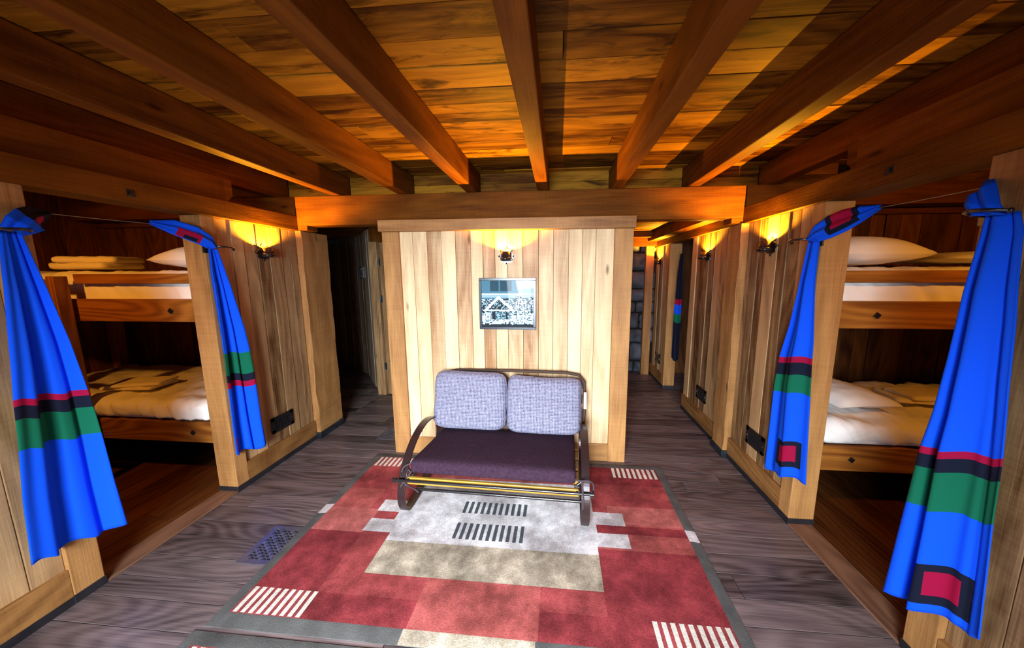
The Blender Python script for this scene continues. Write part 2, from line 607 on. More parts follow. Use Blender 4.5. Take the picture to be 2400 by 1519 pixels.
def live_post(x0, x1, y0, y1, z1, jit, n=44, seed=0):
    """upright timber with hewn, wavering arrises"""
    mb = MB()
    rows = []
    off = RNG.random() * 20
    for k in range(n + 1):
        z = z1 * k / n
        j = [(noise.noise(Vector((z * 5, seed + q * 7.3, 0))) + 0.5 * noise.noise(Vector((z * 17, seed + q * 3.1, 4)))) * jit for q in range(4)]
        rows.append([(x0 + j[0], y0 + j[1], z), (x1 + j[1], y0 + j[2], z), (x1 + j[3], y1 + j[0], z), (x0 + j[2], y1 + j[3], z)])
    b = len(mb.v)
    for r in rows:
        mb.v.extend(r)
    rn = (0.5, 0.5)
    for k in range(n):
        for i in range(4):
            i2 = (i + 1) % 4
            a, c = rows[k][i], rows[k][i2]
            w = math.dist(a, c)
            z0_, z1_ = rows[k][0][2], rows[k + 1][0][2]
            mb.face((b + 4 * k + i, b + 4 * k + i2, b + 4 * k + 4 + i2, b + 4 * k + 4 + i),
                    [(z0_ + off, i * 0.4), (z0_ + off, i * 0.4 + w), (z1_ + off, i * 0.4 + w), (z1_ + off, i * 0.4)], rn)
    mb.face((b + 3, b + 2, b + 1, b), [(0, 0)] * 4, rn)
    e = b + 4 * n
    mb.face((e, e + 1, e + 2, e + 3), [(0, 0)] * 4, rn)
    return mb


def side_wall(name, X, sgn, segs, posts, corner, beams, plate, bolts):
    """sgn +1: wall on the left (room on its +x side), -1: wall on the right"""
    w = thing(name, (X, 0, 0), kind='structure')
    back = X - sgn * TH

    def bx(mb, d0, d1, y0, y1, z0, z1, grain, mi=0):
        a, c = X - sgn * d0, X - sgn * d1
        mb.box((min(a, c), y0, z0), (max(a, c), y1, z1), grain, mi)
        return mb
    for (y0, y1) in segs:
        mb = MB()
        vboards(mb, y0, y1, 0.0, ZH, X - sgn * 0.026, 0.03, 'x', sgn)
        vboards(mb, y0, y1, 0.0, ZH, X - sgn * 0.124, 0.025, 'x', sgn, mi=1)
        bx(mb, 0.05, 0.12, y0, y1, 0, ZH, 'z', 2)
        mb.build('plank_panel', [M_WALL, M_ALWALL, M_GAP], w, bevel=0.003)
        mb = MB()
        bx(mb, -0.0, 0.03, y0, y1, 0.0, 0.185, 'y')
        mb.build('base_trim', M_BASE, w, bevel=0.003)
        mb = MB()
        bx(mb, -0.004, 0.01, y0 - 0.002, y1 + 0.002, 0.0, 0.042, 'y')  # added strip in place of the dark dirt along the wall foot
        mb.build('scuff_strip', M_SCUFF, w, bevel=0.002)
    for (y0, y1) in posts:
        mb = MB()
        bx(mb, -0.002, TH, y0, y1, 0.0, ZH, 'z')
        mb.build('jamb_post', M_POST, w, bevel=0.004)
        mb = MB()
        bx(mb, -0.006, TH + 0.002, y0 - 0.004, y1 + 0.004, 0.0, 0.045, 'y')  # added band in place of the scuffed, darkened post foot
        mb.build('scuff_strip', M_SCUFF, w, bevel=0.002)
    for (y0, y1) in corner:
        a, c = X + sgn * 0.032, back
        live_post(min(a, c), max(a, c), y0, y1, ZH, 0.009, seed=y0 * 3 + sgn).build('corner_post', M_POST, w, bevel=0.003)
        mb = MB()
        bx(mb, -0.044, 0.06, y0 - 0.012, y1 + 0.004, 0.0, 0.062, 'y')
        mb.build('kick_plate', M_KICK, w, bevel=0.002)
    for (y0, y1, z0, z1, d) in beams:
        mb = MB()
        bx(mb, d, TH + 0.01, y0, y1, z0, z1, 'y')
        mb.build('header_beam', M_BEAM, w, bevel=0.004)
    for (y0, y1) in plate:
        mb = MB()
        bx(mb, 0.055, TH, y0, y1 - 0.06, ZHT, ZHT + 0.172, 'y')
        # chamfered end
        a, c = X - sgn * 0.055, X - sgn * TH
        mb.prism([(a, y1 - 0.06, ZHT), (a, y1 - 0.06, ZHT + 0.172), (a, y1, ZHT + 0.172), (a, y1, ZHT + 0.06)],
                 [(c, y1 - 0.06, ZHT), (c, y1 - 0.06, ZHT + 0.172), (c, y1, ZHT + 0.172), (c, y1, ZHT + 0.06)])
        mb.build('top_plate', M_BEAM, w)
    for (y, z) in bolts:
        mb = MB()
        bx(mb, -0.014, 0.02, y - 0.020, y + 0.020, z - 0.020, z + 0.020, 'y')
        bx(mb, -0.022, 0.02, y - 0.010, y + 0.010, z - 0.010, z + 0.010, 'y')
        mb.build('bolt_head', M_IRON, w, bevel=0.002)
    return w


side_wall('wall_left', XL, +1, [(YB, 1.235), (2.185, 2.925)], [(1.235, 1.347), (2.09, 2.185)], [(2.93, 3.28)],
          [(YB, 2.93, ZH, ZHT, -0.012)], [(YB, 2.40)], [(1.73, 2.052)])
side_wall('wall_right', XR, -1, [(YB, 1.255), (2.19, 2.895), (3.115, 4.0), (4.79, 5.45)], [(1.255, 1.367), (2.088, 2.19), (4.70, 4.79)], [(2.90, 3.11)],
          [(YB, 2.93, ZH, ZHT, -0.012), (3.072, 5.5, ZH, 2.085, -0.012), (3.072, 5.5, 2.087, 2.21, -0.14)], [(YB, 2.06)], [(1.73, 2.06)])

# alcove walls (bunk rooms either side)
def alcove(name, x0, x1, near):
    w = thing(name, ((x0 + x1) / 2, 3.2, 0), kind='structure')
    mb = MB()
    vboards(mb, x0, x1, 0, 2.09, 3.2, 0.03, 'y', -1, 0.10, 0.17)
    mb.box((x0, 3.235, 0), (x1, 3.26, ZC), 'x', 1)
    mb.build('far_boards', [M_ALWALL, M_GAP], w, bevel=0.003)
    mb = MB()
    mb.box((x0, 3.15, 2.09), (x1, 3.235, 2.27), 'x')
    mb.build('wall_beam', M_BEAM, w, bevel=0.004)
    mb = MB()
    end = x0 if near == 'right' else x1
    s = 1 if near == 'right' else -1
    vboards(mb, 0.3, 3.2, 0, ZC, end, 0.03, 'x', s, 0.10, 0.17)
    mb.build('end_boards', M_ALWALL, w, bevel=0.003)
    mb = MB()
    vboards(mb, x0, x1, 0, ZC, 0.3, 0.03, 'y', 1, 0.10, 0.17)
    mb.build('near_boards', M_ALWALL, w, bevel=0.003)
    return w


alcove('wall_alcove_left', -4.75, XL - TH, 'right')
alcove('wall_alcove_right', XR + TH, 3.95, 'left')

# thresholds
for X, s, y0, y1, lab in ((XL, 1, 1.347, 2.09, 'left'), (XR, -1, 1.367, 2.088, 'right')):
    mb = MB()
    a, c = X + s * 0.004, X - s * (TH - 0.01)
    mb.box((min(a, c), y0 + 0.002, 0.0), (max(a, c), y1 - 0.002, 0.012), 'y')
    tag(mb.build('trim_threshold_' + lab, wood('threshold_' + lab, (0.09, 0.035, 0.02), (0.26, 0.13, 0.075), 0.45, knots=False), bevel=0.004), kind='structure')

# central partition panel
w = thing('wall_center', (-0.435, YP, 0), kind='structure')
mb = MB()
vboards(mb, -1.312, 0.445, 0.0, 1.955, YP + 0.022, 0.03, 'y', -1, 0.098, 0.128, proud=0.006)
mb.build('plank_panel', M_PANEL, w, bevel=0.0025)
for x0, x1 in ((-1.455, -1.312), (0.445, 0.588)):
    mb = MB()
    mb.box((x0, YP, 0), (x1, YP + 0.14, 1.953), 'z')
    mb.build('panel_post', M_POST, w, bevel=0.004)
mb = MB()
mb.box((-1.466, YP - 0.038, 1.953), (0.597, YP + 0.15, 2.043), 'x')
mb.build('cap_rail', M_POST, w, bevel=0.004)
mb = MB()
mb.box((-1.312, YP + 0.004, 0), (0.445, YP + 0.03, 0.155), 'x')
mb.build('base_trim', M_POST, w, bevel=0.003)
mb = MB()
mb.box((-1.45, YP + 0.06, 0), (-1.40, 4.0, 2.04), 'z')
mb.box((0.535, YP + 0.06, 0), (0.585, 5.4, 2.04), 'z')
mb.box((-1.45, YP + 0.06, 0), (0.58, YP + 0.09, 2.04), 'z')
mb.build('return_walls', M_DARKWALL, w)

# cross beam with its seated ends, and the blocking boards above it
mb = MB()
mb.box((XL + 0.006, 2.93, 2.045), (XR - 0.006, 3.07, 2.297), 'x')
mb.box((XL + 0.006, 2.93, 2.003), (XL + 0.10, 3.07, 2.05), 'x', rn=(0.5, 0.5))
mb.box((XR - 0.10, 2.93, 2.003), (XR - 0.006, 3.07, 2.05), 'x', rn=(0.5, 0.5))
cb = mb.build('cross_beam', M_BEAM, bevel=0.006)
tag(cb, 'long horizontal timber beam above the central plank panel', 'beam', kind='structure')
mb = MB()
for k in range(-5, 6):
    xa, xb = -0.13 + 0.61 * k + 0.047, -0.13 + 0.61 * (k + 1) - 0.047
    xa, xb = max(xa, -4.7), min(xb, 3.9)
    if xb > xa:
        mb.box((xa, 3.085, 2.2), (xb, 3.115, 2.40), 'x')
        mb.box((xa, 3.085, 2.402), (xb, 3.115, ZC), 'x')
mb.box((-4.7, 3.117, 2.2), (3.9, 3.13, ZC + 0.03), 'x', 1)
tag(mb.build('wall_blocking', [M_CEIL, M_GAP], bevel=0.003), kind='structure')
mb = MB()
mb.box((-4.7, 2.93, 2.13), (XL - 0.004, 3.07, 2.297), 'x')
mb.box((XR + 0.004, 2.93, 2.13), (3.9, 3.07, 2.297), 'x')
tag(mb.build('trim_alcove_beam', M_BEAM, bevel=0.005), kind='structure')
mb = MB()
mb.box((-1.45, 5.08, 2.13), (1.36, 5.2, 2.21), 'x')
mb.box((-1.45, 5.3, 2.02), (1.6, 5.42, 2.21), 'x')
tag(mb.build('trim_passage_beam', M_BEAM, bevel=0.004), kind='structure')

# rafters
RL = {-2.57: 'ceiling rafter running above the left alcove wall, leftmost of all',
      -1.96: 'ceiling rafter running just inside the left header beam',
      -1.35: 'ceiling rafter third from the left wall',
      -0.74: 'ceiling rafter left of the middle one, ending above the sconce-lit panel',
      -0.13: 'middle ceiling rafter running straight over the central panel and sofa',
      0.48: 'rough-sawn ceiling rafter right of the middle one, above the right edge of the panel',
      1.09: 'ceiling rafter just inside the right header beam',
      1.70: 'ceiling rafter running above the right alcove wall, rightmost of all'}
for x, lab in RL.items():
    mb = MB()
    mb.box((x - 0.046, YB, 2.299), (x + 0.046, 3.084, ZC - 0.004), 'y')
    tag(mb.build('ceiling_rafter', M_BEAM, bevel=0.006), lab, 'beam', 'rafters under the plank ceiling', 'structure')

# passage beyond the panel on the left: far wall, angled wall, door
def wall_seg(mb, p, q, z0, z1, wmin=0.12, wmax=0.2, mi=0):
    d = Vector((q[0] - p[0], q[1] - p[1], 0))
    ln = d.length
    ang = math.atan2(d.y, d.x)
    Mx = Matrix.Translation((p[0], p[1], 0)) @ Matrix.Rotation(ang, 4, 'Z')
    s = 0
    while s < ln - 0.01:
        wd = min(RNG.uniform(wmin, wmax), ln - s)
        mb.box((s + 0.001, RNG.uniform(0, 0.012), z0), (s + wd - 0.001, 0.05, z1), 'z', mi, M=Mx)
        s += wd


w = thing('wall_back', (-3.0, 5.0, 0), kind='structure')
mb = MB()
wall_seg(mb, (-4.3, 5.95), (-3.094, 5.068), 0, 2.2)
mb.build('far_boards', M_DARKWALL, w, bevel=0.002)
mb = MB()
wall_seg(mb, (-3.094, 5.068), (-2.40, 4.20), 0, 2.2)
mb.build('angled_boards', M_DARKWALL, w, bevel=0.002)
mb = MB()
wall_seg(mb, (-2.40, 4.19), (-1.40, 4.05), 2.02, 2.2, 1.1, 1.2)
mb.build('door_header', M_BEAM, w)
mb = MB()
wall_seg(mb, (-4.3, 3.3), (-4.29, 5.95), 0, 2.2)
mb.build('end_boards', M_DARKWALL, w)
d = thing('door_1', (-1.9, 4.1, 0), kind='structure')
mb = MB()
Mx = Matrix.Translation((-2.40, 4.19, 0)) @ Matrix.Rotation(math.atan2(-0.14, 1.0), 4, 'Z')
mb.box((0.0, -0.03, 0), (0.115, 0.08, 2.02), 'z', M=Mx)
mb.build('door_jamb', M_WALL, d, bevel=0.003)
mb = MB()
for k in range(5):
    mb.box((0.130 + k * 0.16, 0.0, 0.01), (0.130 + k * 0.16 + 0.156, 0.045, 2.01), 'z', M=Mx)
mb.build('door_leaf', M_WALL, d, bevel=0.003)
for z in (0.35, 1.25, 1.72):
    mb = MB()
    mb.tube([Mx @ Vector((0.122, -0.012, z)), Mx @ Vector((0.122, -0.012, z + 0.09))], 0.008, 8)
    mb.box((0.112, -0.004, z), (0.14, 0.004, z + 0.09), 'z', M=Mx)
    mb.build('hinge', M_KICK, d)

# stone wall closing the right passage
mb = MB()
rs = random.Random(3)
z = 0.0
while z < 2.2:
    h = rs.uniform(0.16, 0.3)
    x = 0.55 - rs.uniform(0, 0.2)
    while x < 1.5:
        wd = rs.uniform(0.2, 0.42)
        P = []
        n = 9
        ph = rs.random() * 50
        for j in range(n):
            row = []
            for i in range(n):
                u, v = i / (n - 1) * 2 - 1, j / (n - 1) * 2 - 1
                e = max(abs(u), abs(v))
                dep = 0.06 * (1 - e ** 6) + 0.03 * noise.noise(Vector((u * 1.3 + ph, v * 1.3, ph)))
                row.append((x + wd / 2 + u * (wd / 2 - 0.012) + 0.012 * noise.noise(Vector((v * 2 + ph, ph, 1))), 5.50 - dep * (1.0 if e < 1 else 0.2), z + h / 2 + v * (h / 2 - 0.012) + 0.012 * noise.noise(Vector((u * 2 + ph, ph, 5)))))
            P.append(row)
        mb.grid(P)
        x += wd
    z += h
mb.box((0.4, 5.50, 0), (1.7, 5.56, 2.21), 'x', 1)
tag(mb.build('wall_stone', [M_STONE, M_GAP]), kind='structure')
mb = MB()
mb.box((1.35, 5.36, 0), (1.47, 5.46, 2.02), 'z')
tag(mb.build('trim_passage_post', M_POST, bevel=0.004), kind='structure')
# second bunk room behind the far right opening
w = thing('wall_bunkroom_right', (2.6, 4.4, 0), kind='structure')
mb = MB()
vboards(mb, 3.3, 5.5, 0, 2.2, 2.7, 0.03, 'x', -1, 0.1, 0.17)
mb.box((XR + TH, 5.5, 0), (2.7, 5.53, 2.2), 'z')
mb.box((XR + TH, 3.27, 0), (2.7, 3.30, 2.2), 'z')
mb.build('boards', M_ALWALL, w)

# wall behind the camera with its window
w = thing('wall_front', (-0.4, YB, 0), kind='structure')
mb = MB()
wz0, wz1 = 0.66, 2.04
WINS = ((-1.15, 0.11),)
mb.box((XL, YB - 0.1, 0), (WINS[0][0], YB, ZC), 'z')
mb.box((WINS[0][1], YB - 0.1, 0), (XR, YB, ZC), 'z')
for wx0, wx1 in WINS:
    mb.box((wx0, YB - 0.1, 0), (wx1, YB, wz0), 'x')
    mb.box((wx0, YB - 0.1, wz1), (wx1, YB, ZC), 'x')
mb.build('boards', M_WALL, w)
for wi, (wx0, wx1) in enumerate(WINS):
    wn = thing('window_%d' % (wi + 1), ((wx0 + wx1) / 2, YB, wz0), kind='structure')
    mb = MB()
    for xx in (wx0 + 0.02, (wx0 + wx1) / 2, wx1 - 0.02):
        mb.box((xx - 0.02, YB - 0.07, wz0), (xx + 0.02, YB - 0.02, wz1), 'z')
    for zz in (wz0 + 0.02, wz1 - 0.02):
        mb.box((wx0, YB - 0.065, zz - 0.02), (wx1, YB - 0.025, zz + 0.02), 'x')
    mb.build('window_frame', M_POST, wn)


# ------------------------------------------------------------------ bunks
def bunk(xa, xb, s, label, ladder):
    """xa: end next to the corridor wall, xb: far end; s = direction from xa to xb"""
    lo, hi = min(xa, xb), max(xa, xb)
    t = thing('bunk_bed', ((lo + hi) / 2, 2.65, 0), label, 'bed', 'built-in bunk beds')

    def part(name, *boxes, grain='x'):
        mb = MB()
        for p, q in boxes:
            mb.box(p, q, grain)
        return mb.build(name, M_BED, t, bevel=0.005)
    y0, y1 = 2.15, 3.12
    lr = part('lower_rail', ((lo, y0, 0.350), (hi, y0 + 0.04, 0.515)))
    ur = part('upper_rail', ((lo, y0, 1.272), (hi, y0 + 0.04, 1.435)))
    part('lower_rail', ((lo, y1, 0.350), (hi, y1 + 0.04, 0.515)))
    part('upper_rail', ((lo, y1, 1.272), (hi, y1 + 0.04, 1.435)))
    g0, g1 = sorted((xa, ladder if ladder is not None else xb))
    part('guard_rail', ((g0, y0, 1.546), (g1, y0 + 0.032, 1.616)))
    part('bed_base', ((lo, y0 + 0.04, 0.36), (hi, y1, 0.40)))
    part('bed_base', ((lo, y0 + 0.04, 1.29), (hi, y1, 1.33)))
    for x in ((xb - s * 0.09,) if True else ()):
        for y in (y0 + 0.04, y1 - 0.09):
            part('leg', ((min(x, x + s * 0.09), y, 0.002), (max(x, x + s * 0.09), y + 0.09, 1.62)), grain='z')
    for x, z, o in ((xa + s * 0.21, 0.43, lr), (xa + s * 0.235, 1.352, ur)):
        mb = MB()
        Mx = Matrix.Translation((x, y0 - 0.004, z)) @ Matrix.Rotation(math.radians(38), 4, 'Y')
        mb.box((-0.014, -0.006, -0.014), (0.014, 0.012, 0.014), 'x', M=Mx)
        mb.build('bolt_head', M_IRON, o)
    if ladder is not None:
        mb = MB()
        ld = mb.box((ladder - 0.06, 2.05, 0.002), (ladder, 2.125, 1.60), 'z').build('ladder_upright', M_BED, t, bevel=0.005)
        mb = MB()
        mb.box((ladder - 0.47, 2.05, 0.002), (ladder - 0.41, 2.125, 1.60), 'z').build('ladder_upright', M_BED, t, bevel=0.005)
        for z in (0.36, 0.66, 0.96, 1.26, 1.53):
            mb = MB()
            mb.box((ladder - 0.41, 2.065, z), (ladder - 0.06, 2.11, z + 0.05), 'x').build('ladder_rung', M_BED, t, bevel=0.004)
    return t


bunk(-2.515, -4.66, -1, 'two-tier timber bunk bed with ladder in the left alcove', -3.50)
bunk(1.655, 3.80, 1, 'two-tier timber bunk bed in the right alcove, seen past the blue curtains', None)


def soft_box(x0, x1, y0, y1, z0, z1, r=0.06, nx=40, ny=24, nz=8, wr=0.006, seed=0.0, puff=0.0, M=None, lim=None):
    """rounded, slightly wrinkled slab"""
    mb = MB()
    cx, cy, cz = (x0 + x1) / 2, (y0 + y1) / 2, (z0 + z1) / 2
    hx, hy, hz = (x1 - x0) / 2, (y1 - y0) / 2, (z1 - z0) / 2
    rr = min(r, hz * 0.98, hx * 0.9, hy * 0.9)

    def pt(p):
        q = Vector((max(-hx + rr, min(hx - rr, p[0])), max(-hy + rr, min(hy - rr, p[1])), max(-hz + rr, min(hz - rr, p[2]))))
        d = Vector(p) - q
        nrm = d.normalized() if d.length > 1e-6 else Vector((0, 0, 1 if p[2] > 0 else -1))
        res = q + nrm * rr
        u, v = p[0] / hx, p[1] / hy
        if puff and p[2] > -hz * 0.5:
            res.z += puff * (1 - u ** 4) * (1 - v ** 4) * (1 if p[2] > 0 else 0.4)
        a = Vector((res.x * 5 + seed, res.y * 7, res.z * 9))
        k = noise.noise(a) + 0.8 * (1 - 2 * abs(noise.noise(Vector((res.x * 9 + res.z * 5 + seed, res.y * 3 + res.z * 6, seed))))) + 0.5 * (1 - 2 * abs(noise.noise(Vector((res.x * 21 + res.z * 14, res.y * 8, seed + 3))))) - 0.4
        if p[2] > -hz * 0.8:
            res += nrm * wr * k
        res = res + Vector((cx, cy, cz))
        if lim:
            res.y = max(lim[0], min(lim[1], res.y))
            res.z = max(lim[2], res.z)
            res.x = max(x0, min(x1, res.x))
        return M @ res if M else res

    def lin(h, n):
        return [-h + 2 * h * k / n for k in range(n + 1)]
    X, Y, Z = lin(hx, nx), lin(hy, ny), lin(hz, nz)
    for zz in (-hz, hz):
        mb.grid([[pt((x, y, zz)) for x in X] for y in Y])
    for yy in (-hy, hy):
        mb.grid([[pt((x, yy, z)) for x in X] for z in Z])
    for xx in (-hx, hx):
        mb.grid([[pt((xx, y, z)) for y in Y] for z in Z])
    # weld
    key, remap, nv = {}, [], []
    for v in mb.v:
        k = tuple(round(c, 4) for c in v)
        if k not in key:
            key[k] = len(nv)
            nv.append(v)
        remap.append(key[k])
    mb.v = nv
    mb.f = [tuple(remap[i] for i in f) for f in mb.f]
    keep = [i for i, f in enumerate(mb.f) if len(set(f)) == 4]
    for nm in ('f', 'uv', 'rn', 'mi', 'sm'):
        setattr(mb, nm, [getattr(mb, nm)[i] for i in keep])
    return mb


def bedding(x0, x1, z0, z1, label, seed, wr=0.012):
    o = soft_box(x0, x1, 2.135 if z0 < 1 else 2.21, 3.11, z0, z1, 0.075, 110, 56, 14, wr, seed, lim=(2.128 if z0 < 1 else 2.196, 3.112, z0 + 0.0005)).build('mattress', M_SHEET)
    return tag(o, label, 'mattress', 'made-up mattresses on the bunks')


bedding(-4.56, -2.525, 0.517, 0.665, 'white-covered mattress on the lower left bunk, folded towel on it', 1.0, 0.018)
bedding(-4.56, -2.525, 1.34, 1.628, 'white-covered mattress on the upper left bunk behind the guard rail', 7.0)
bedding(1.665, 3.70, 0.517, 0.665, 'white-covered mattress on the lower right bunk', 13.0, 0.018)
bedding(1.665, 3.70, 1.34, 1.628, 'white-covered mattress on the upper right bunk behind the guard rail', 19.0)


def pillow(cx, cy, cz, sx, sy, sz, rz, label, tilt=0.0, mat=None, name='pillow', cat='pillow', group='pillows on the bunks', seed=0.0):
    mb = MB()
    Mx = Matrix.Translation((cx, cy, cz)) @ Matrix.Rotation(rz, 4, 'Z') @ Matrix.Rotation(tilt, 4, 'Y')
    n = 26
    for sg in (1, -1):
        P = []
        for j in range(n + 1):
            row = []
            for i in range(n + 1):
                u, v = i / n * 2 - 1, j / n * 2 - 1
                h = max(0.0, (1 - abs(u) ** 2.6) * (1 - abs(v) ** 2.6)) ** 0.55
                pin = 1 - 0.07 * (1 - v * v) * abs(u) ** 3
                pin2 = 1 - 0.07 * (1 - u * u) * abs(v) ** 3
                wv = 0.006 * noise.noise(Vector((u * 3 + seed, v * 3, sg))) * (h > 0.05)
                row.append(Mx @ Vector((u * sx * pin, v * sy * pin2, sg * h * sz * (1.0 if sg > 0 else 0.5) + wv)))
            P.append(row)
        mb.grid(P)
    o = mb.build(name, mat or M_SHEET)
    return tag(o, label, cat, group)


pillow(2.03, 2.62, 1.722, 0.34, 0.30, 0.13, 0.1, 'big plump white pillow on the upper right bunk by the post', seed=1)
pillow(2.88, 2.60, 1.69, 0.42, 0.32, 0.055, -0.15, 'flat white cushion beside the big pillow on the upper right bunk', seed=5)
pillow(-2.76, 2.52, 1.715, 0.22, 0.30, 0.12, 0.0, 'white pillow peeking past the post on the upper left bunk', seed=9)
pillow(2.0, 2.52, 0.745, 0.22, 0.28, 0.075, 0.12, 'white pillow on the lower right bunk next to the post', seed=12)


def towel(cx, cy, z, sx, sy, h, rz, label, layers, seed):
    t = thing('towel', (cx, cy, z), label, 'towel', 'folded towels laid on the bunks')
    zz = z
    for k in range(layers):
        f = 1 - 0.1 * k
        Mx = Matrix.Translation((cx + 0.03 * k, cy, 0)) @ Matrix.Rotation(rz + 0.22 * k, 4, 'Z')
        soft_box(-sx * f, sx * f, -sy * f, sy * f, zz, zz + h, h * 0.49, 24, 12, 6, 0.006, seed + k * 3, M=Mx).build('towel_fold', M_TOWEL, t)
        zz += h * 0.92
    return t


towel(-3.62, 2.38, 1.652, 0.225, 0.14, 0.05, 0.04, 'folded cream towels on the upper left bunk', 2, 2.0)
towel(-3.46, 2.40, 0.69, 0.20, 0.12, 0.026, 0.10, 'cream towel folded flat on the lower left bunk', 2, 4.0)
towel(2.62, 2.55, 0.698, 0.22, 0.13, 0.03, -0.2, 'cream towel on the lower right bunk near the curtain edge', 2, 6.0)


# ------------------------------------------------------------------ curtains
def lerp_tab(tab, t):
    for (t0, v0), (t1, v1) in zip(tab, tab[1:]):
        if t <= t1:
            k = 0 if t1 == t0 else (t - t0) / (t1 - t0)
            return v0 + (v1 - v0) * k
    return tab[-1][1]


def curtain(label, X, sgn, left, right, zhook, hem, stripes, patches, folds, ribbon, off=0.055, amp=0.032, seed=0.0):
    """left / right: (t, y) edges of the hanging cloth; hem: (zl, zr); stripes: (t0, t1, mi); patches: (s0, s1, t0, t1, mi)
    folds: (s, width, depth) creases; ribbon: [(centre, half width vector)] from the hook up to the wire"""
    S = {k / 64 for k in range(65)}
    T = {k / 90 for k in range(91)}
    for a in stripes:
        T |= {a[0], a[1]}
    for a in patches:
        S |= {a[0], a[1]}
        T |= {a[2], a[3]}
    S, T = sorted(S), sorted(T)
    P = []
    for t in T:
        row = []
        yl, yr = lerp_tab(left, t), lerp_tab(right, t)
        g = min(1.0, 0.35 + t * 1.1)
        for s in S:
            zb = hem[0] + (hem[1] - hem[0]) * s + 0.012 * math.sin(s * 14 + seed)
            z = zhook + (zb - zhook) * t
            y = yl + (yr - yl) * s
            d = off + amp * g * math.sin(s * math.pi * 2.2 + seed + 0.6 * t)
            d += 0.3 * amp * g * math.sin(s * 19 + seed * 2 + t * 1.7)
            for fs, fw, fd in folds:
                d -= fd * g * math.exp(-((s - fs - 0.03 * math.sin(t * 4 + seed)) / fw) ** 2)
            d *= 0.75 + 0.25 * min(1, t * 6)
            row.append((X + sgn * max(d, 0.012), y, z))
        P.append(row)

    def mif(i, j):
        sm, tm = (S[i] + S[i + 1]) / 2, (T[j] + T[j + 1]) / 2
        r = 0
        for a, c, m in stripes:
            if a < tm < c:
                r = m
        for a, c, e, g, m in patches:
            if a < sm < c and e < tm < g:
                r = m
        return r
    t0 = thing('curtain', (X + sgn * off, (left[0][1] + right[0][1]) / 2, zhook), label, 'curtain', 'blue striped alcove curtains')
    mb = MB()
    mb.grid(P, mif=mif)
    mb.build('hanging_cloth', [M_BLUE, M_PINK, M_NAVY, M_GREEN], t0, solid=0.004)
    # cloth between the hook and the wire
    if ribbon:
        R = []
        nn = 28
        K = len(ribbon['c'])
        ss = sorted({k / 24 for k in range(25)} | {q for p in ribbon.get('patch', []) for q in p[0:2]})
        tt = sorted({k / nn for k in range(nn + 1)} | {q for p in ribbon.get('patch', []) for q in p[2:4]})
        for t in tt:
            f = t * (K - 1)
            i = min(int(f), K - 2)
            k = f - i
            k = k * k * (3 - 2 * k) * 0.3 + k * 0.7
            c = Vector(ribbon['c'][i]).lerp(Vector(ribbon['c'][i + 1]), k)
            h = Vector(ribbon['h'][i]).lerp(Vector(ribbon['h'][i + 1]), k)
            row = []
            for s in ss:
                q = s * 2 - 1
                wv = 0.012 * math.sin(s * 11 + 2 * t + seed) * (1 - 0.5 * abs(q)) + 0.02 * (1 - q * q)
                row.append(c + h * q + Vector((sgn * wv, -0.4 * wv, 0)))
            R.append(row)

        def mif2(i, j):
            sm, tm = (ss[i] + ss[i + 1]) / 2, (tt[j] + tt[j + 1]) / 2
            r = 0
            for a, c, e, g, m in ribbon.get('patch', []):
                if a < sm < c and e < tm < g:
                    r = m
            return r
        mb = MB()
        mb.grid(R, mif=mif2)
        mb.build('gathered_top', [M_BLUE, M_PINK, M_NAVY, M_GREEN], t0, solid=0.005)
    return t0


# left, near the camera
curtain('blue striped curtain tied back at the near left post, in the left foreground', XL, 1,
        [(0, 1.232), (0.13, 1.205), (0.26, 1.185), (0.40, 1.165), (0.5, 1.148), (0.65, 1.130), (0.8, 1.110), (1, 1.094)],
        [(0, 1.288), (0.08, 1.302), (0.18, 1.320), (0.33, 1.350), (0.5, 1.372), (0.66, 1.385), (0.82, 1.395), (1, 1.412)],
        1.79, (0.350, 0.285), [(0.492, 0.512, 1), (0.512, 0.552, 2), (0.552, 0.645, 3)], [],
        [(0.40, 0.06, 0.06), (0.88, 0.07, 0.05)],
        dict(c=[(XL + 0.055, 1.262, 1.79), (XL + 0.07, 1.285, 1.82), (XL + 0.05, 1.322, 1.845), (XL - 0.01, 1.372, 1.868), (XL - 0.08, 1.46, 1.895)],
             h=[(0, 0.03, -0.015), (0, 0.04, -0.028), (0.01, 0.03, -0.042), (0, 0.01, -0.045), (0, 0, -0.010)],
             patch=[(0.0, 1.0, 0.50, 1.0, 2), (0.55, 0.85, 0.55, 0.85, 1)]), seed=0.4)
# left, far post
curtain('narrow blue curtain tied back at the far left post beside the sconce', XL, 1,
        [(0, 2.082), (0.12, 2.066), (0.3, 2.064), (0.5, 2.062), (0.65, 2.058), (0.85, 2.053), (1, 2.052)],
        [(0, 2.134), (0.2, 2.188), (0.38, 2.246), (0.5, 2.268), (0.65, 2.282), (0.85, 2.295), (1, 2.312)],
        1.78, (0.315, 0.275), [(0.49, 0.597, 3), (0.597, 0.633, 2), (0.633, 0.662, 1)], [(0.05, 0.20, 0.91, 0.975, 1)],
        [(0.33, 0.07, 0.055), (0.62, 0.05, 0.03)],
        dict(c=[(XL + 0.05, 2.108, 1.785), (XL + 0.05, 2.085, 1.82), (XL + 0.03, 2.03, 1.86), (XL - 0.03, 1.95, 1.90), (XL - 0.08, 1.862, 1.918)],
             h=[(0, 0.022, 0.012), (0, 0.02, 0.04), (0, 0.012, 0.052), (0, 0.01, 0.045), (0, 0, 0.008)],
             patch=[(0.05, 0.55, 0.42, 0.72, 1), (0.05, 0.28, 0.48, 0.64, 2)]), seed=2.1, off=0.06)
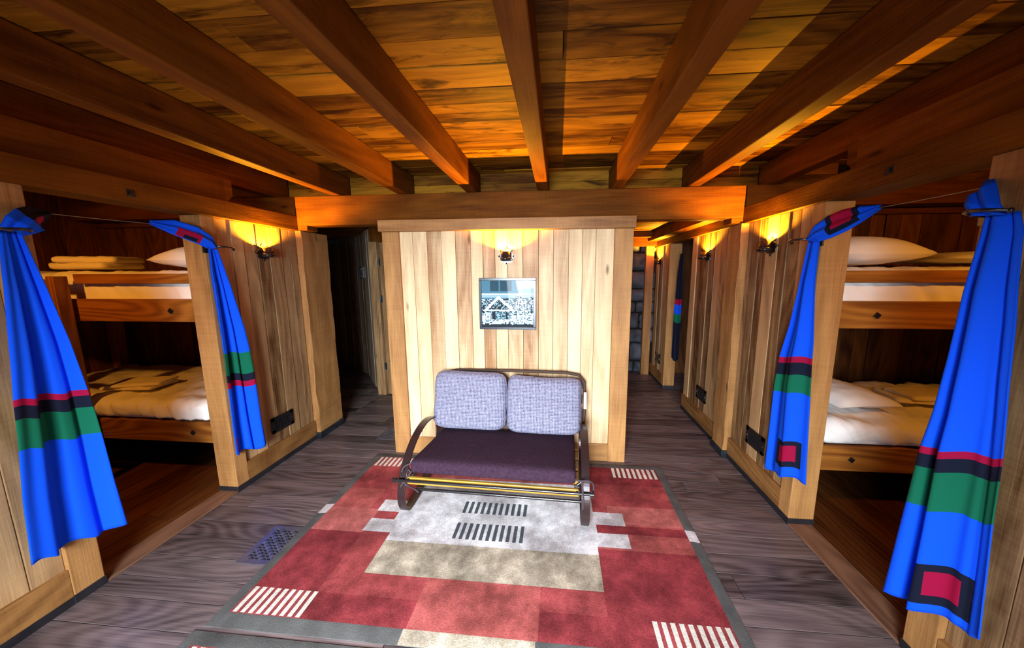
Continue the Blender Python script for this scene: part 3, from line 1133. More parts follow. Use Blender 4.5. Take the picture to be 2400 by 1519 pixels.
# right, far post
curtain('blue curtain with a red patch near its hem, tied back at the far right post', XR, -1,
        [(0, 2.135), (0.18, 2.159), (0.33, 2.205), (0.47, 2.268), (0.6, 2.288), (0.78, 2.290), (1, 2.298)],
        [(0, 2.056), (0.18, 2.04), (0.4, 2.006), (0.5, 2.0), (0.6, 1.99), (0.78, 1.968), (1, 1.943)],
        1.785, (0.262, 0.385), [(0.472, 0.498, 1), (0.498, 0.55, 2), (0.55, 0.628, 3)],
        [(0.36, 0.88, 0.84, 0.955, 2), (0.46, 0.80, 0.86, 0.93, 1)],
        [(0.10, 0.05, 0.04), (0.55, 0.05, 0.02)],
        dict(c=[(XR - 0.055, 2.10, 1.79), (XR - 0.055, 2.055, 1.82), (XR - 0.03, 2.00, 1.85), (XR + 0.0, 1.955, 1.875), (XR + 0.04, 1.91, 1.90), (XR + 0.08, 1.85, 1.922)],
             h=[(0, 0.02, 0.015), (0, 0.022, 0.045), (0, 0.02, 0.058), (0, 0.02, 0.056), (0, 0.01, 0.04), (0, 0, 0.008)],
             patch=[(0.14, 1.0, 0.36, 0.80, 2), (0.30, 1.0, 0.45, 0.72, 1)]), seed=3.2, off=0.055)
# right, near the camera
curtain('wide blue curtain with patched hem at the near right post, in the right foreground', XR, -1,
        [(0, 1.335), (0.12, 1.350), (0.33, 1.366), (0.46, 1.382), (0.56, 1.408), (0.68, 1.420), (0.82, 1.437), (1, 1.456)],
        [(0, 1.240), (0.04, 1.222), (0.12, 1.210), (0.24, 1.193), (0.38, 1.180), (0.55, 1.160), (0.72, 1.146), (1, 1.112)],
        1.795, (0.198, 0.352), [(0.555, 0.574, 1), (0.574, 0.61, 2), (0.61, 0.715, 3)],
        [(0.42, 0.86, 0.862, 0.975, 2), (0.52, 0.76, 0.882, 0.95, 1)],
        [(0.33, 0.06, 0.10), (0.80, 0.05, 0.022), (0.05, 0.05, 0.03)],
        dict(c=[(XR - 0.055, 1.30, 1.79), (XR - 0.065, 1.315, 1.83), (XR - 0.04, 1.345, 1.88), (XR + 0.02, 1.385, 1.905), (XR + 0.08, 1.42, 1.915)],
             h=[(0, -0.05, -0.005), (0, -0.05, -0.01), (0, -0.035, 0.02), (0, -0.01, 0.03), (0, 0, 0.01)]), seed=5.0, off=0.05)
# dim curtain inside the far right opening
curtain('dim dark curtain glimpsed in the far right doorway', XR + TH * 0.55, -1,
        [(0, 4.42), (1, 4.44)], [(0, 4.38), (1, 4.31)], 1.85, (0.5, 0.5), [(0.42, 0.47, 1), (0.56, 0.64, 3), (0.0, 0.42, 2), (0.64, 1.0, 2)], [], [(0.5, 0.1, 0.02)], None, off=0.05, seed=1.0)


def holdback(label, X, sgn, yb, dirn, z):
    t = thing('curtain_holdback', (X, yb, z), label, 'curtain hook', 'iron curtain hooks')
    ctl = [(0.0, 0.012), (0.05, 0.0), (0.092, 0.018), (0.115, 0.055), (0.108, 0.10), (0.075, 0.128)]
    pts = []
    for k in range(len(ctl) - 1):
        for q in range(5):
            f = q / 5
            a, c = ctl[k], ctl[k + 1]
            pts.append((a[0] + (c[0] - a[0]) * f, a[1] + (c[1] - a[1]) * f))
    pts.append(ctl[-1])
    for _ in range(3):
        pts = [pts[0]] + [((pts[i - 1][0] + 2 * pts[i][0] + pts[i + 1][0]) / 4, (pts[i - 1][1] + 2 * pts[i][1] + pts[i + 1][1]) / 4) for i in range(1, len(pts) - 1)] + [pts[-1]]
    n = len(pts)
    path = [(X + sgn * d, yb + dirn * s, z + 0.012 * math.sin(math.pi * i / (n - 1))) for i, (d, s) in enumerate(pts)]
    arm = MB().tube(path, lambda f: 0.0075 - 0.002 * f, 8).build('hook_arm', M_IRON, t)
    mb = MB()
    x0, x1 = sorted((X - sgn * 0.004, X + sgn * 0.006))
    mb.box((x0, yb - 0.018, z - 0.03), (x1, yb + 0.018, z + 0.03), 'z').build('mounting_plate', M_IRON, t, bevel=0.002)
    mb = MB()
    e = Vector(path[-1])
    mb.lathe([(0.0, -0.009), (0.006, -0.007), (0.009, 0), (0.006, 0.007), (0.0, 0.009)], e, 10)
    mb.build('hook_tip', M_IRON, arm)
    return t


holdback('black iron curtain hook on the near left post', XL + 0.002, 1, 1.312, -1, 1.785)
holdback('black iron curtain hook on the far left post', XL + 0.002, 1, 2.095, 1, 1.782)
holdback('black iron curtain hook on the far right post', XR - 0.002, -1, 2.094, 1, 1.785)
holdback('black iron curtain hook on the near right post', XR - 0.002, -1, 1.352, -1, 1.795)


def wire(label, x, y0, y1, z0, z1):
    pts = [(x, y0 + (y1 - y0) * k / 16, z0 + (z1 - z0) * k / 16 - 0.006 * math.sin(math.pi * k / 16)) for k in range(17)]
    o = MB().tube(pts, 0.0022, 6).build('curtain_wire', plain('taut_wire', (0.30, 0.24, 0.16), 0.4, 0.7))
    return tag(o, label, 'curtain wire', 'curtain wires')


wire('thin curtain wire stretched across the left alcove opening', XL - 0.08, 1.347, 2.09, 1.897, 1.925)
wire('thin curtain wire stretched across the right alcove opening', XR + 0.08, 1.367, 2.088, 1.915, 1.93)


# ------------------------------------------------------------------ wall sconces
def sconce_parts(label):
    """modelled for a wall whose normal is -y, base at origin (plate centre)"""
    t = thing('wall_sconce', (0, 0, 0), label, 'wall lamp', 'bronze wall sconces')
    mb = MB()
    a = 0.050
    ring = []
    for k in range(8):
        an = math.pi / 4 * k
        ring.append((0.072 * math.cos(an), 0.072 * math.sin(an)) if k % 2 == 0 else (0.068 * math.cos(an), 0.068 * math.sin(an)))
        an2 = an + math.pi / 8
        ring.append((0.052 * math.cos(an2), 0.052 * math.sin(an2)))
    mb.prism([(x, 0.0, z) for x, z in ring], [(x, -0.007, z) for x, z in ring])
    plate = mb.build('back_plate', M_BRONZE, t)
    mb = MB()
    prof = [(0.002, -0.040), (0.036, -0.040), (0.038, -0.036), (0.038, 0.034), (0.0335, 0.034), (0.0335, -0.03), (0.001, -0.03)]
    mb.lathe(prof, (0, -0.047, 0.0), 28)
    mb.build('cup', M_BRONZE, t)
    mb = MB()
    for q in range(1):
        P = []
        for k in range(25):
            an = math.pi + math.pi * k / 24
            P.append([(0.0415 * math.cos(an), -0.047 + 0.0415 * math.sin(an), -0.034), (0.0415 * math.cos(an), -0.047 + 0.0415 * math.sin(an), -0.010)])
        P.insert(0, [(-0.0415, -0.007, -0.034), (-0.0415, -0.007, -0.010)])
        P.append([(0.0415, -0.007, -0.034), (0.0415, -0.007, -0.010)])
        mb.grid(P)
    band = mb.build('strap_band', M_IRON, t, solid=0.004)
    for x, z, y in ((-0.058, 0.0, -0.007), (0.058, 0.0, -0.007), (0.0, -0.058, -0.007), (0.042, 0.042, -0.007), (-0.042, 0.042, -0.007)):
        mb = MB()
        mb.lathe([(0.008, 0), (0.0075, 0.003), (0.004, 0.0055), (0, 0.006)], (0, 0, 0), 10)
        Mx = Matrix.Translation((x, y, z)) @ Matrix.Rotation(math.radians(90), 4, 'X')
        mb.v = [tuple(Mx @ Vector(v)) for v in mb.v]
        mb.build('rivet', M_IRON, plate)
    for s in (-1, 1):
        mb = MB()
        mb.lathe([(0.008, 0), (0.0075, 0.003), (0.004, 0.0055), (0, 0.006)], (0, 0, 0), 10)
        an = -math.pi / 2 + s * 0.5
        Mx = Matrix.Translation((0.0435 * math.cos(an), -0.047 + 0.0435 * math.sin(an), -0.022)) @ Matrix.Rotation(an + math.pi / 2, 4, 'Z') @ Matrix.Rotation(math.radians(90), 4, 'X')
        mb.v = [tuple(Mx @ Vector(v)) for v in mb.v]
        mb.build('rivet', M_IRON, band)
    return t


def dup(root, loc, rotz, label):
    r = root.copy()
    COL.objects.link(r)
    r.location = loc
    r.rotation_euler = (0, 0, rotz)
    r['label'] = label
    for ch in list(root.children):
        c = ch.copy()
        COL.objects.link(c)
        c.parent = r
        for g in list(ch.children):
            e = g.copy()
            COL.objects.link(e)
            e.parent = c
    return r


sc0 = sconce_parts('bronze cup sconce on the central panel above the framed picture')
spots = [((-0.415, YP + 0.017, 1.748), 0.0, None),
         ((XL - 0.019, 2.56, 1.785), math.radians(90), 'bronze cup sconce on the left plank wall'),
         ((XR + 0.019, 2.575, 1.793), math.radians(-90), 'bronze cup sconce on the right plank wall, nearest the right curtain'),
         ((XR + 0.019, 3.595, 1.785), math.radians(-90), 'second bronze cup sconce down the right passage'),
         ((XR + 0.019, 5.18, 1.785), math.radians(-90), 'farthest bronze cup sconce at the end of the right passage')]
for loc, rz, lab in spots:
    if lab is None:
        sc0.location = loc
    else:
        dup(sc0, loc, rz, lab)
    off = Matrix.Rotation(rz, 4, 'Z') @ Vector((0, -0.047, 0.018))
    sl = lamp('sconce_light', 'SPOT', Vector(loc) + off, SCONCE_W, SCONCE_C, rot=(math.radians(180), 0, 0), radius=0.006)
    sl.data.spot_size = math.radians(162)
    sl.data.spot_blend = 0.5


# ------------------------------------------------------------------ wall vents and kick plates
def vent(label, X, sgn, yc, zc, w=0.225, h=0.135):
    t = thing('wall_vent', (X, yc, zc - h / 2), label, 'vent', 'black wall vents')

    def bx(mb, d0, d1, y0, y1, z0, z1):
        a, c = sorted((X + sgn * d0, X + sgn * d1))
        mb.box((a, yc + y0, zc + z0), (c, yc + y1, zc + z1), 'y')
    mb = MB()
    bx(mb, 0, 0.010, -w / 2, w / 2, h / 2 - 0.03, h / 2)
    bx(mb, 0, 0.010, -w / 2, w / 2, -h / 2, -h / 2 + 0.03)
    bx(mb, 0, 0.010, -w / 2, -w / 2 + 0.03, -h / 2, h / 2)
    bx(mb, 0, 0.010, w / 2 - 0.03, w / 2, -h / 2, h / 2)
    bx(mb, 0, 0.002, -w / 2, w / 2, -h / 2, h / 2)
    mb.build('vent_frame', M_IRON, t, bevel=0.002)
    mb = MB()
    n = 11
    for k in range(n):
        y = -w / 2 + 0.036 + (w - 0.072) * k / (n - 1)
        bx(mb, 0.002, 0.009, y - 0.003, y + 0.003, -h / 2 + 0.03, -0.003)
        bx(mb, 0.002, 0.009, y - 0.003, y + 0.003, 0.003, h / 2 - 0.03)
    bx(mb, 0.002, 0.010, -w / 2 + 0.03, w / 2 - 0.03, -0.003, 0.003)
    mb.build('vent_grille', M_IRON, t)
    for s in (-1, 1):
        mb = MB()
        bx(mb, 0.009, 0.013, s * (w / 2 - 0.015) - 0.004, s * (w / 2 - 0.015) + 0.004, -0.004, 0.004)
        mb.build('screw', M_CHROME, t)
    return t


vent('black louvred vent low on the left plank wall', XL - 0.014, 1, 2.556, 0.348)
vent('black louvred vent low on the right plank wall beside the curtain', XR + 0.014, -1, 2.53, 0.350)
vent('black vent low on the right wall, second along the passage', XR + 0.014, -1, 3.50, 0.358)
vent('black vent low on the right wall, farthest along the passage', XR + 0.014, -1, 5.05, 0.36)


def register(label, x0, x1, y0, y1):
    t = thing('floor_register', ((x0 + x1) / 2, (y0 + y1) / 2, 0), label, 'floor vent', 'pewter floor registers')
    mb = MB()
    b = 0.03
    for p, q in (((x0, y0), (x1, y0 + b)), ((x0, y1 - b), (x1, y1)), ((x0, y0 + b), (x0 + b, y1 - b)), ((x1 - b, y0 + b), (x1, y1 - b))):
        mb.box((p[0], p[1], 0.0005), (q[0], q[1], 0.005), 'y')
    mb.build('register_frame', M_REG, t, bevel=0.001)
    mb = MB()
    nx, ny = 8, 12
    for i in range(nx + 1):
        x = x0 + b + (x1 - x0 - 2 * b) * i / nx
        mb.box((x - 0.003, y0 + b, 0.001), (x + 0.003, y1 - b, 0.0045), 'y')
    for j in range(ny + 1):
        y = y0 + b + (y1 - y0 - 2 * b) * j / ny
        mb.box((x0 + b, y - 0.003, 0.001), (x1 - b, y + 0.003, 0.0045), 'x')
    for i in range(nx):
        for j in range(ny):
            if (i + j) % 3 == 0:
                xa = x0 + b + (x1 - x0 - 2 * b) * (i + 0.5) / nx
                ya = y0 + b + (y1 - y0 - 2 * b) * (j + 0.5) / ny
                mb.box((xa - 0.010, ya - 0.007, 0.001), (xa + 0.010, ya + 0.007, 0.006), 'x')
    mb.build('register_grille', M_REG, t)
    mb = MB()
    mb.box((x0 + 0.01, y0 + 0.01, 0.0002), (x1 - 0.01, y1 - 0.01, 0.0009), 'x')
    mb.build('register_well', M_GAP, t)
    return t


register('pewter floor register half under the left edge of the rug', -1.79, -1.53, 1.515, 1.80)
register('pewter floor register beside the left post of the central panel', -1.765, -1.505, 2.955, 3.185)


# ------------------------------------------------------------------ rugs
def rug(x0, x1, y0, y1, label, rot=0.0):
    W_, H_ = x1 - x0, y1 - y0
    cx, cy = (x0 + x1) / 2, (y0 + y1) / 2
    bw = 0.062
    hw, hh = W_ / 2, H_ / 2
    fx, fy = hw - bw, hh - bw
    stx = 0.352
    sty = 0.135
    rows = [(0.70, 0.88, 0.0)]
    # breakpoints in rug coordinates (u across from centre, v from centre)
    U, V = {-hw, hw, -fx, fx}, {-hh, hh, -fy, fy}
    zones = []

    def zone(u0, u1, v0, v1, m):
        zones.append((u0, u1, v0, v1, m))
        U.update((u0, u1))
        V.update((v0, v1))
    CR, TN, ST, CB = 4, 5, 6, 7
    # red colour blocks
    for (u0, u1, v0, v1, m) in ((-fx, -0.83, -fy + sty, -0.16, 2), (-fx, -0.83, -0.16, 0.05, 3), (-fx, -0.9, 0.05, 0.26, 1), (-fx, -0.7, 0.26, fy, 0),
                                (-0.83, -0.30, -fy, -fy + sty, 2), (-0.30, 0.30, -fy, -0.42, 1), (0.30, 0.83, -fy, -fy + sty, 2), (0.30, 0.62, -fy + sty, -0.42, 0),
                                (0.62, fx, -0.16, 0.05, 1), (0.62, fx, -fy + sty, -0.16, 2), (0.72, fx, 0.05, 0.22, 3), (0.62, fx, 0.22, 0.46, 0), (0.62, fx, 0.46, fy, 2),
                                (0.62, fx, -0.035, 0.035, 2), (-0.7, 0.62, 0.42, fy, 1)):
        zone(u0, u1, v0, v1, m)
    # pale stepped cross
    zone(-0.655, 0.62, -0.43, -0.145, TN)
    zone(-0.655, 0.62, -0.205, -0.140, CR)
    zone(-0.84, 0.815, -0.145, -0.035, CR)
    zone(-0.685, 0.63, -0.035, 0.035, CR)
    zone(-0.84, 0.815, 0.035, 0.150, CR)
    zone(-0.655, 0.62, 0.150, 0.43, CR)
    for v0, v1 in ((-0.158, -0.025), (0.065, 0.18)):
        for k in range(11):
            u = -0.258 + k * 0.0412
            zone(u, u + 0.0215, v0, v1, CB)
    for sx in (-1, 1):
        for sy in (-1, 1):
            for k in range(9):
                u = sx * (fx - 0.012 - k * 0.040)
                zone(min(u, u - sx * 0.022), max(u, u - sx * 0.022), *sorted((sy * (fy - 0.004), sy * (fy - sty))), ST)
    zone(-hw, -fx, -0.015, 0.075, CR)
    zone(fx, hw, -0.055, 0.035, CR)
    zone(-0.31, 0.29, -hh, -fy, TN)
    zone(-0.31, 0.29, fy, hh, TN)
    U.update(-hw + W_ * k / 40 for k in range(41))
    V.update(-hh + H_ * k / 30 for k in range(31))
    U, V = sorted(U), sorted(V)

    def dedupe(a):
        r = [a[0]]
        for q in a[1:]:
            if q - r[-1] > 1e-4:
                r.append(q)
        return r
    U, V = dedupe(U), dedupe(V)

    def mif(i, j):
        u, v = (U[i] + U[i + 1]) / 2, (V[j] + V[j + 1]) / 2
        if abs(u) > fx or abs(v) > fy:
            m = 8
        else:
            m = 0
        for u0, u1, v0, v1, mm in zones:
            if u0 < u < u1 and v0 < v < v1:
                if m == 8 and not (mm in (CR, TN) and (u0 <= -hw + 1e-6 or u1 >= hw - 1e-6 or v0 <= -hh + 1e-6 or v1 >= hh - 1e-6)):
                    continue
                m = mm
        return m
    mb = MB()
    Mx = Matrix.Translation((cx, cy, 0)) @ Matrix.Rotation(rot, 4, 'Z')

    def P(u, v, z):
        e = min(hw - abs(u), hh - abs(v))
        zz = z * min(1, 0.4 + e / 0.02)
        return Mx @ Vector((u, v, zz))
    mb.grid([[P(u, v, 0.012) + Vector((0, 0, 0.0012 * noise.noise(Vector((u * 4, v * 4, 0))))) for u in U] for v in V], mif=mif)
    for v in (-hh, hh):
        mb.grid([[Mx @ Vector((u, v, 0.001)) for u in U], [P(u, v, 0.012) for u in U]], 8)
    for u in (-hw, hw):
        mb.grid([[Mx @ Vector((u, v, 0.001)) for v in V], [P(u, v, 0.012) for v in V]], 8)
    o = mb.build('rug', M_REDS + [M_CREAM, M_TAN, M_STRIPE, M_COMB, M_GREY])
    return tag(o, label, 'rug', 'red block-pattern rugs')


rug(-1.606, 0.868, 1.183, 2.690, 'red rug with a stepped cream centre lying under the sofa', rot=-0.004)
rug(-1.635, 0.85, -0.345, 1.160, 'second red rug at the bottom edge of the view, nearest the camera', rot=-0.004)


# ------------------------------------------------------------------ sofa (glider with hoop arms)
SA = math.radians(-2.0)
SO = Vector((-1.008, 1.973, 0.0152))
SM = Matrix.Translation(SO) @ Matrix.Rotation(SA, 4, 'Z')     # x along the sofa, y = depth towards the panel
sofa = thing('sofa', tuple(SO), 'small two-seat sofa with dark hoop arms and plum seat, in front of the plank panel', 'sofa')


def S_(x, y, z):
    return SM @ Vector((x, y, z))


def loop_curve(ctl, n=96):
    """closed Catmull-Rom"""
    out = []
    m = len(ctl)
    for k in range(n):
        f = k / n * m
        i = int(f)
        t = f - i
        p0, p1, p2, p3 = (ctl[(i + q) % m] for q in (-1, 0, 1, 2))
        out.append(tuple(0.5 * (2 * p1[a] + (-p0[a] + p2[a]) * t + (2 * p0[a] - 5 * p1[a] + 4 * p2[a] - p3[a]) * t * t + (-p0[a] + 3 * p1[a] - 3 * p2[a] + p3[a]) * t ** 3) for a in (0, 1)))
    return out


HOOP = [(0.06, 0.004), (-0.005, 0.025), (-0.040, 0.105), (-0.030, 0.20), (0.022, 0.303), (0.10, 0.382), (0.21, 0.447), (0.35, 0.480), (0.49, 0.460),
        (0.59, 0.395), (0.635, 0.30), (0.60, 0.20), (0.50, 0.125), (0.36, 0.065), (0.20, 0.020)]
curve = loop_curve(HOOP)
for x in (0.0, 1.195):
    mb = MB()
    rows = []
    N = len(curve)
    for k, (y, z) in enumerate(curve):
        a, c = curve[k - 1], curve[(k + 1) % N]
        t = Vector((c[0] - a[0], c[1] - a[1])).normalized()
        nrm = Vector((t.y, -t.x))
        i_, o_ = (y - nrm.x * 0.006, z - nrm.y * 0.006), (y + nrm.x * 0.006, z + nrm.y * 0.006)
        rows.append([S_(x - 0.026, o_[0], max(o_[1], 0.001)), S_(x + 0.026, o_[0], max(o_[1], 0.001)), S_(x + 0.026, i_[0], i_[1]), S_(x - 0.026, i_[0], i_[1])])
    mb.grid(rows, closed_u=True, closed_v=True, smooth=False)
    mb.build('hoop_arm', M_HOOP, sofa, bevel=0.002)
mb = MB()
mb.tube([S_(-0.035, -0.045, 0.262), S_(1.23, -0.045, 0.262)], 0.009, 12)
mb.build('front_rod', M_IRON, sofa)
for x in (-0.035, 1.23):
    mb = MB()
    d = 0.012 if x > 0 else -0.012
    mb.tube([S_(x - d, -0.045, 0.262), S_(x + d, -0.045, 0.262)], 0.016, 12)
    mb.build('rod_end', M_IRON, sofa)
mb = MB()
mb.tube([S_(0.0, 0.19, 0.040), S_(1.195, 0.19, 0.040)], 0.011, 10)
mb.build('lower_rod', M_IRON, sofa)
# wooden seat slats under the cushion
SEATM = SM @ Matrix.Translation((0.597, 0.03, 0.292)) @ Matrix.Rotation(math.radians(-5), 4, 'X')
for k in range(4):
    mb = MB()
    mb.box((-0.555, 0.0 + k * 0.155, -0.018), (0.555, 0.0 + k * 0.155 + 0.115, 0.006), 'x', M=SEATM)
    mb.build('seat_slat', M_SLAT, sofa, bevel=0.004)
mb = MB()
mb.box((-0.555, -0.058, -0.066), (0.555, -0.036, -0.020), 'x', M=SEATM)
mb.build('front_slat', M_SLAT, sofa, bevel=0.004)
for x in (-0.545, 0.545):
    mb = MB()
    mb.box((x - 0.016, -0.03, -0.045), (x + 0.016, 0.60, -0.016), 'y', M=SEATM)
    mb.build('side_rail', M_HOOP, sofa, bevel=0.003)
    mb = MB()
    mb.tube([S_(0.597 + x, -0.045, 0.262), SEATM @ Vector((x, 0.02, -0.02))], 0.009, 8)
    mb.tube([S_(0.597 + x, 0.02, 0.275), S_(0.597 + x * 1.09, 0.03, 0.31)], 0.009, 8)
    mb.build('bracket', M_IRON, sofa)
mb = soft_box(-0.535, 0.535, -0.062, 0.575, 0.008, 0.092, 0.02, 48, 26, 6, 0.0025, 3.3, puff=0.012, M=SEATM)
mb.build('seat_cushion', M_SEAT, sofa)
# back frame
BACKM = SM @ Matrix.Translation((0.597, 0.585, 0.335)) @ Matrix.Rotation(math.radians(-12), 4, 'X')
mb = MB()
pts = [(-0.575, 0.07, -0.06), (-0.595, 0.07, 0.20), (-0.585, 0.07, 0.40), (-0.55, 0.07, 0.452), (-0.46, 0.07, 0.470), (0.0, 0.07, 0.476), (0.46, 0.07, 0.474), (0.565, 0.07, 0.458), (0.612, 0.07, 0.40), (0.618, 0.07, 0.20), (0.60, 0.07, -0.06)]
mb.tube([BACKM @ Vector(p) for p in pts], 0.012, 10)
mb.build('back_frame', M_SFRAME, sofa)
for z in (0.02, 0.14, 0.26, 0.38):
    mb = MB()
    mb.box((-0.57, 0.058, z - 0.03), (0.60, 0.078, z + 0.03), 'x', M=BACKM)
    mb.build('back_slat', M_SFRAME, sofa)


def cushion(x0, x1, z0, z1, th, seed, sag, droop):
    mb = MB()
    hx, hz = (x1 - x0) / 2, (z1 - z0) / 2
    n, m = 40, 30
    for sg in (-1, 1):
        P = []
        for j in range(m + 1):
            row = []
            for i in range(n + 1):
                u, v = i / n * 2 - 1, j / m * 2 - 1
                # rounded-rectangle outline
                k = (abs(u) ** 7 + abs(v) ** 7) ** (1 / 7)
                e = max(abs(u), abs(v))
                f = e / k if k > 0 else 1
                f = 1 - (1 - f) * 1.0
                h = max(0.0, 1 - e ** 8) ** 0.5
                pu, pv = u * f, v * f
                zz = pv * hz - (sag * (1 - u * u) + droop * (u + 1)) * max(0, v)
                dp = sg * h * th / 2 * (1.05 - 0.15 * v) + 0.008 * noise.noise(Vector((u * 2.2 + seed, v * 2.2, sg))) * h
                row.append(BACKM @ Vector(((x0 + x1) / 2 + pu * hx + 0.006 * noise.noise(Vector((v * 3, seed, 0))), -0.03 + dp, (z0 + z1) / 2 + zz)))
            P.append(row)
        mb.grid(P)
    o = mb.build('back_cushion', M_KNIT, sofa)
    return o


cushion(-0.612, -0.008, 0.002, 0.476, 0.15, 1.5, 0.004, 0.004)
cushion(-0.006, 0.588, -0.005, 0.466, 0.15, 8.5, 0.02, 0.006)
# straps that tie the cushion down, and the white care tag
for pts in ([(0.09, 0.0, 0.345), (0.06, -0.02, 0.30), (0.015, -0.03, 0.24), (0.035, -0.01, 0.20), (0.05, 0.04, 0.15), (0.07, 0.06, 0.11)],
            [(0.02, -0.03, 0.25), (-0.01, -0.03, 0.20), (-0.005, -0.02, 0.165)],
            [(0.055, 0.02, 0.35), (0.01, 0.0, 0.335), (-0.005, -0.01, 0.30)],
            [(1.11, 0.0, 0.33), (1.16, -0.03, 0.335), (1.21, -0.04, 0.35), (1.24, -0.02, 0.32), (1.245, -0.01, 0.26), (1.23, -0.01, 0.22)],
            [(1.17, -0.03, 0.335), (1.175, -0.055, 0.28), (1.18, -0.05, 0.22), (1.178, -0.04, 0.15)]):
    sm = []
    for k in range(len(pts) - 1):
        for q in range(5):
            sm.append(Vector(pts[k]).lerp(Vector(pts[k + 1]), q / 5))
    sm.append(Vector(pts[-1]))
    for _ in range(3):
        sm = [sm[0]] + [(sm[i - 1] + sm[i] * 2 + sm[i + 1]) / 4 for i in range(1, len(sm) - 1)] + [sm[-1]]
    mb = MB()
    mb.tube([S_(*p) for p in sm], 0.006, 6)
    mb.build('tie_strap', M_STRAP, sofa)
mb = MB()
mb.box((0.606, -0.005, 0.20), (0.628, -0.002, 0.33), 'z', M=BACKM)
mb.build('care_tag', M_TAGWHITE, sofa)['label'] = 'white fabric tag'

# ------------------------------------------------------------------ framed picture on the panel
px0, px1, pz0, pz1 = -0.646, -0.174, 1.147, 1.573
yf = YP + 0.016
pic = thing('framed_picture', ((px0 + px1) / 2, yf, pz0), 'square black-framed photograph of a gabled hut and a mast, on the central panel', 'picture')
mb = MB()
fw = 0.021
mb.box((px0, yf - 0.022, pz0), (px1, yf, pz0 + fw), 'x')
mb.box((px0, yf - 0.022, pz1 - fw), (px1, yf, pz1), 'x')
mb.box((px0, yf - 0.022, pz0 + fw), (px0 + fw, yf, pz1 - fw), 'z')
mb.box((px1 - fw, yf - 0.022, pz0 + fw), (px1, yf, pz1 - fw), 'z')
mb.build('frame', M_FRAMEBLK, pic, bevel=0.002)


def glossy(name, col):
    m, t, b = nt(name)
    b.inputs['Base Color'].default_value = (*col, 1)
    b.inputs['Roughness'].default_value = 0.6
    b.inputs['Specular IOR Level'].default_value = 0.2
    b.inputs['Coat Weight'].default_value = 0.12
    b.inputs['Coat Roughness'].default_value = 0.03
    return m


TONES = [glossy('print_black', (0.005, 0.012, 0.02)), glossy('print_teal', (0.015, 0.055, 0.085)), glossy('print_mid', (0.06, 0.18, 0.25)), glossy('print_pale', (0.28, 0.43, 0.48)), glossy('print_white', (0.58, 0.66, 0.68))]
NX, NY = 72, 66
rp = random.Random(11)


def seg_d(px, py, ax, ay, bx, by):
    dx, dy = bx - ax, by - ay
    t = max(0, min(1, ((px - ax) * dx + (py - ay) * dy) / (dx * dx + dy * dy)))
    return math.hypot(px - ax - t * dx, py - ay - t * dy)


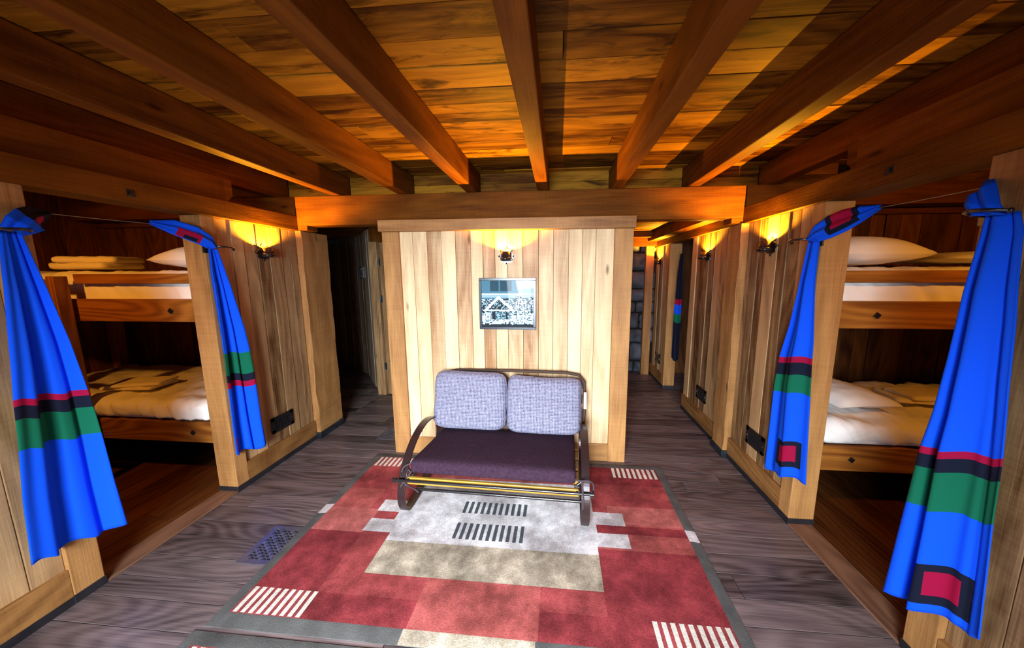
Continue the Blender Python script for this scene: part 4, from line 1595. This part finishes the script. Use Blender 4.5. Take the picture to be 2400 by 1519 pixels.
def tone(i, j):
    u, v = (i + 0.5) / NX, 1 - (j + 0.5) / NY          # v down from the top
    n1 = noise.noise(Vector((u * 16, v * 16, 1)))
    n2 = noise.noise(Vector((u * 38, v * 38, 4)))
    # mast: two legs, rungs and braces
    if v < 0.80 and v > 0.10:
        w = 0.025 + 0.06 * (v - 0.10)
        for s in (-1, 1):
            if seg_d(u, v, 0.755, 0.10, 0.755 + s * 0.07, 0.80) < 0.009:
                return 4
        ph = (v * 11) % 1
        if abs(u - (0.755 + (ph * 2 - 1) * w)) < 0.008:
            return 4
    # gabled hut
    a, l, r = (0.33, 0.36), (0.06, 0.64), (0.60, 0.64)
    if min(seg_d(u, v, *a, *l), seg_d(u, v, *a, *r)) < 0.026 or (abs(v - 0.64) < 0.018 and 0.08 < u < 0.60):
        return 4
    if v < 0.64 and v > 0.36 and abs(u - 0.33) < (v - 0.36) * 0.95:
        return 0 if n2 > -0.12 else 3
    if 0.66 < v < 0.83 and 0.16 < u < 0.56:
        if 0.20 < u < 0.27 or 0.46 < u < 0.50:
            return 0
        return 3 if n2 > 0.0 else 1
    if v < 0.27:  # top strip: room and windows mirrored in the glass, painted into the print
        if u > 0.66 + 0.2 * v:
            return 4 if v < 0.17 else 3
        return 1 if (0.16 < u < 0.34 or 0.36 < u < 0.58) and v < 0.22 else 2
    if v < 0.33:
        return 4 if v < 0.305 else 3
    if v < 0.40 + 0.06 * noise.noise(Vector((u * 5, 2, 0))) - 0.06 * (u > 0.62):
        return 2 if v > 0.36 else 3
    if v > 0.94 + 0.02 * n1:
        return 0
    x = n1 * 0.5 + n2 - 0.1 + (0.45 if v > 0.70 else 0.12)
    return 0 if x < -0.12 else 1 if x < 0.0 else 2 if x < 0.10 else 3 if x < 0.2 else 4


mb = MB()
ia, ib, ja, jb = px0 + fw, px1 - fw, pz0 + fw, pz1 - fw
mb.grid([[(ia + (ib - ia) * i / NX, yf - 0.012, ja + (jb - ja) * j / NY) for i in range(NX + 1)] for j in range(NY + 1)], mif=tone, smooth=False)
mb.build('print_with_reflection', TONES, pic)

# small framed print on the angled wall of the left passage
wd = Vector((-2.40 + 3.094, 4.20 - 5.068, 0)).normalized()
ang = math.atan2(wd.y, wd.x)
pm = Matrix.Translation((-2.918, 4.848, 1.64)) @ Matrix.Rotation(ang, 4, 'Z')
sp = thing('small_picture', tuple(pm.translation), 'small dark-framed double print on the dim wall of the left passage', 'picture')
mb = MB()
w2, h2 = 0.17, 0.085
for p, q in (((-w2, -0.02, -h2), (w2, 0, -h2 + 0.014)), ((-w2, -0.02, h2 - 0.014), (w2, 0, h2)), ((-w2, -0.02, -h2), (-w2 + 0.014, 0, h2)), ((w2 - 0.014, -0.02, -h2), (w2, 0, h2))):
    mb.box(p, q, 'x', M=pm)
mb.build('frame', M_FRAMEBLK, sp)
mb = MB()
mb.box((-w2 + 0.01, -0.010, -h2 + 0.01), (w2 - 0.01, -0.002, h2 - 0.01), 'x', 0, M=pm)
mb.box((-w2 + 0.035, -0.0115, -h2 + 0.03), (-0.008, -0.003, h2 - 0.05), 'x', 1, M=pm)
mb.box((0.008, -0.0115, -h2 + 0.03), (w2 - 0.035, -0.003, h2 - 0.05), 'x', 1, M=pm)
mb.build('print', [plain('mount_card', (0.55, 0.6, 0.58), 0.6), plain('old_print', (0.22, 0.2, 0.12), 0.6, var=0.6, vscale=40)], sp)

finish_things()
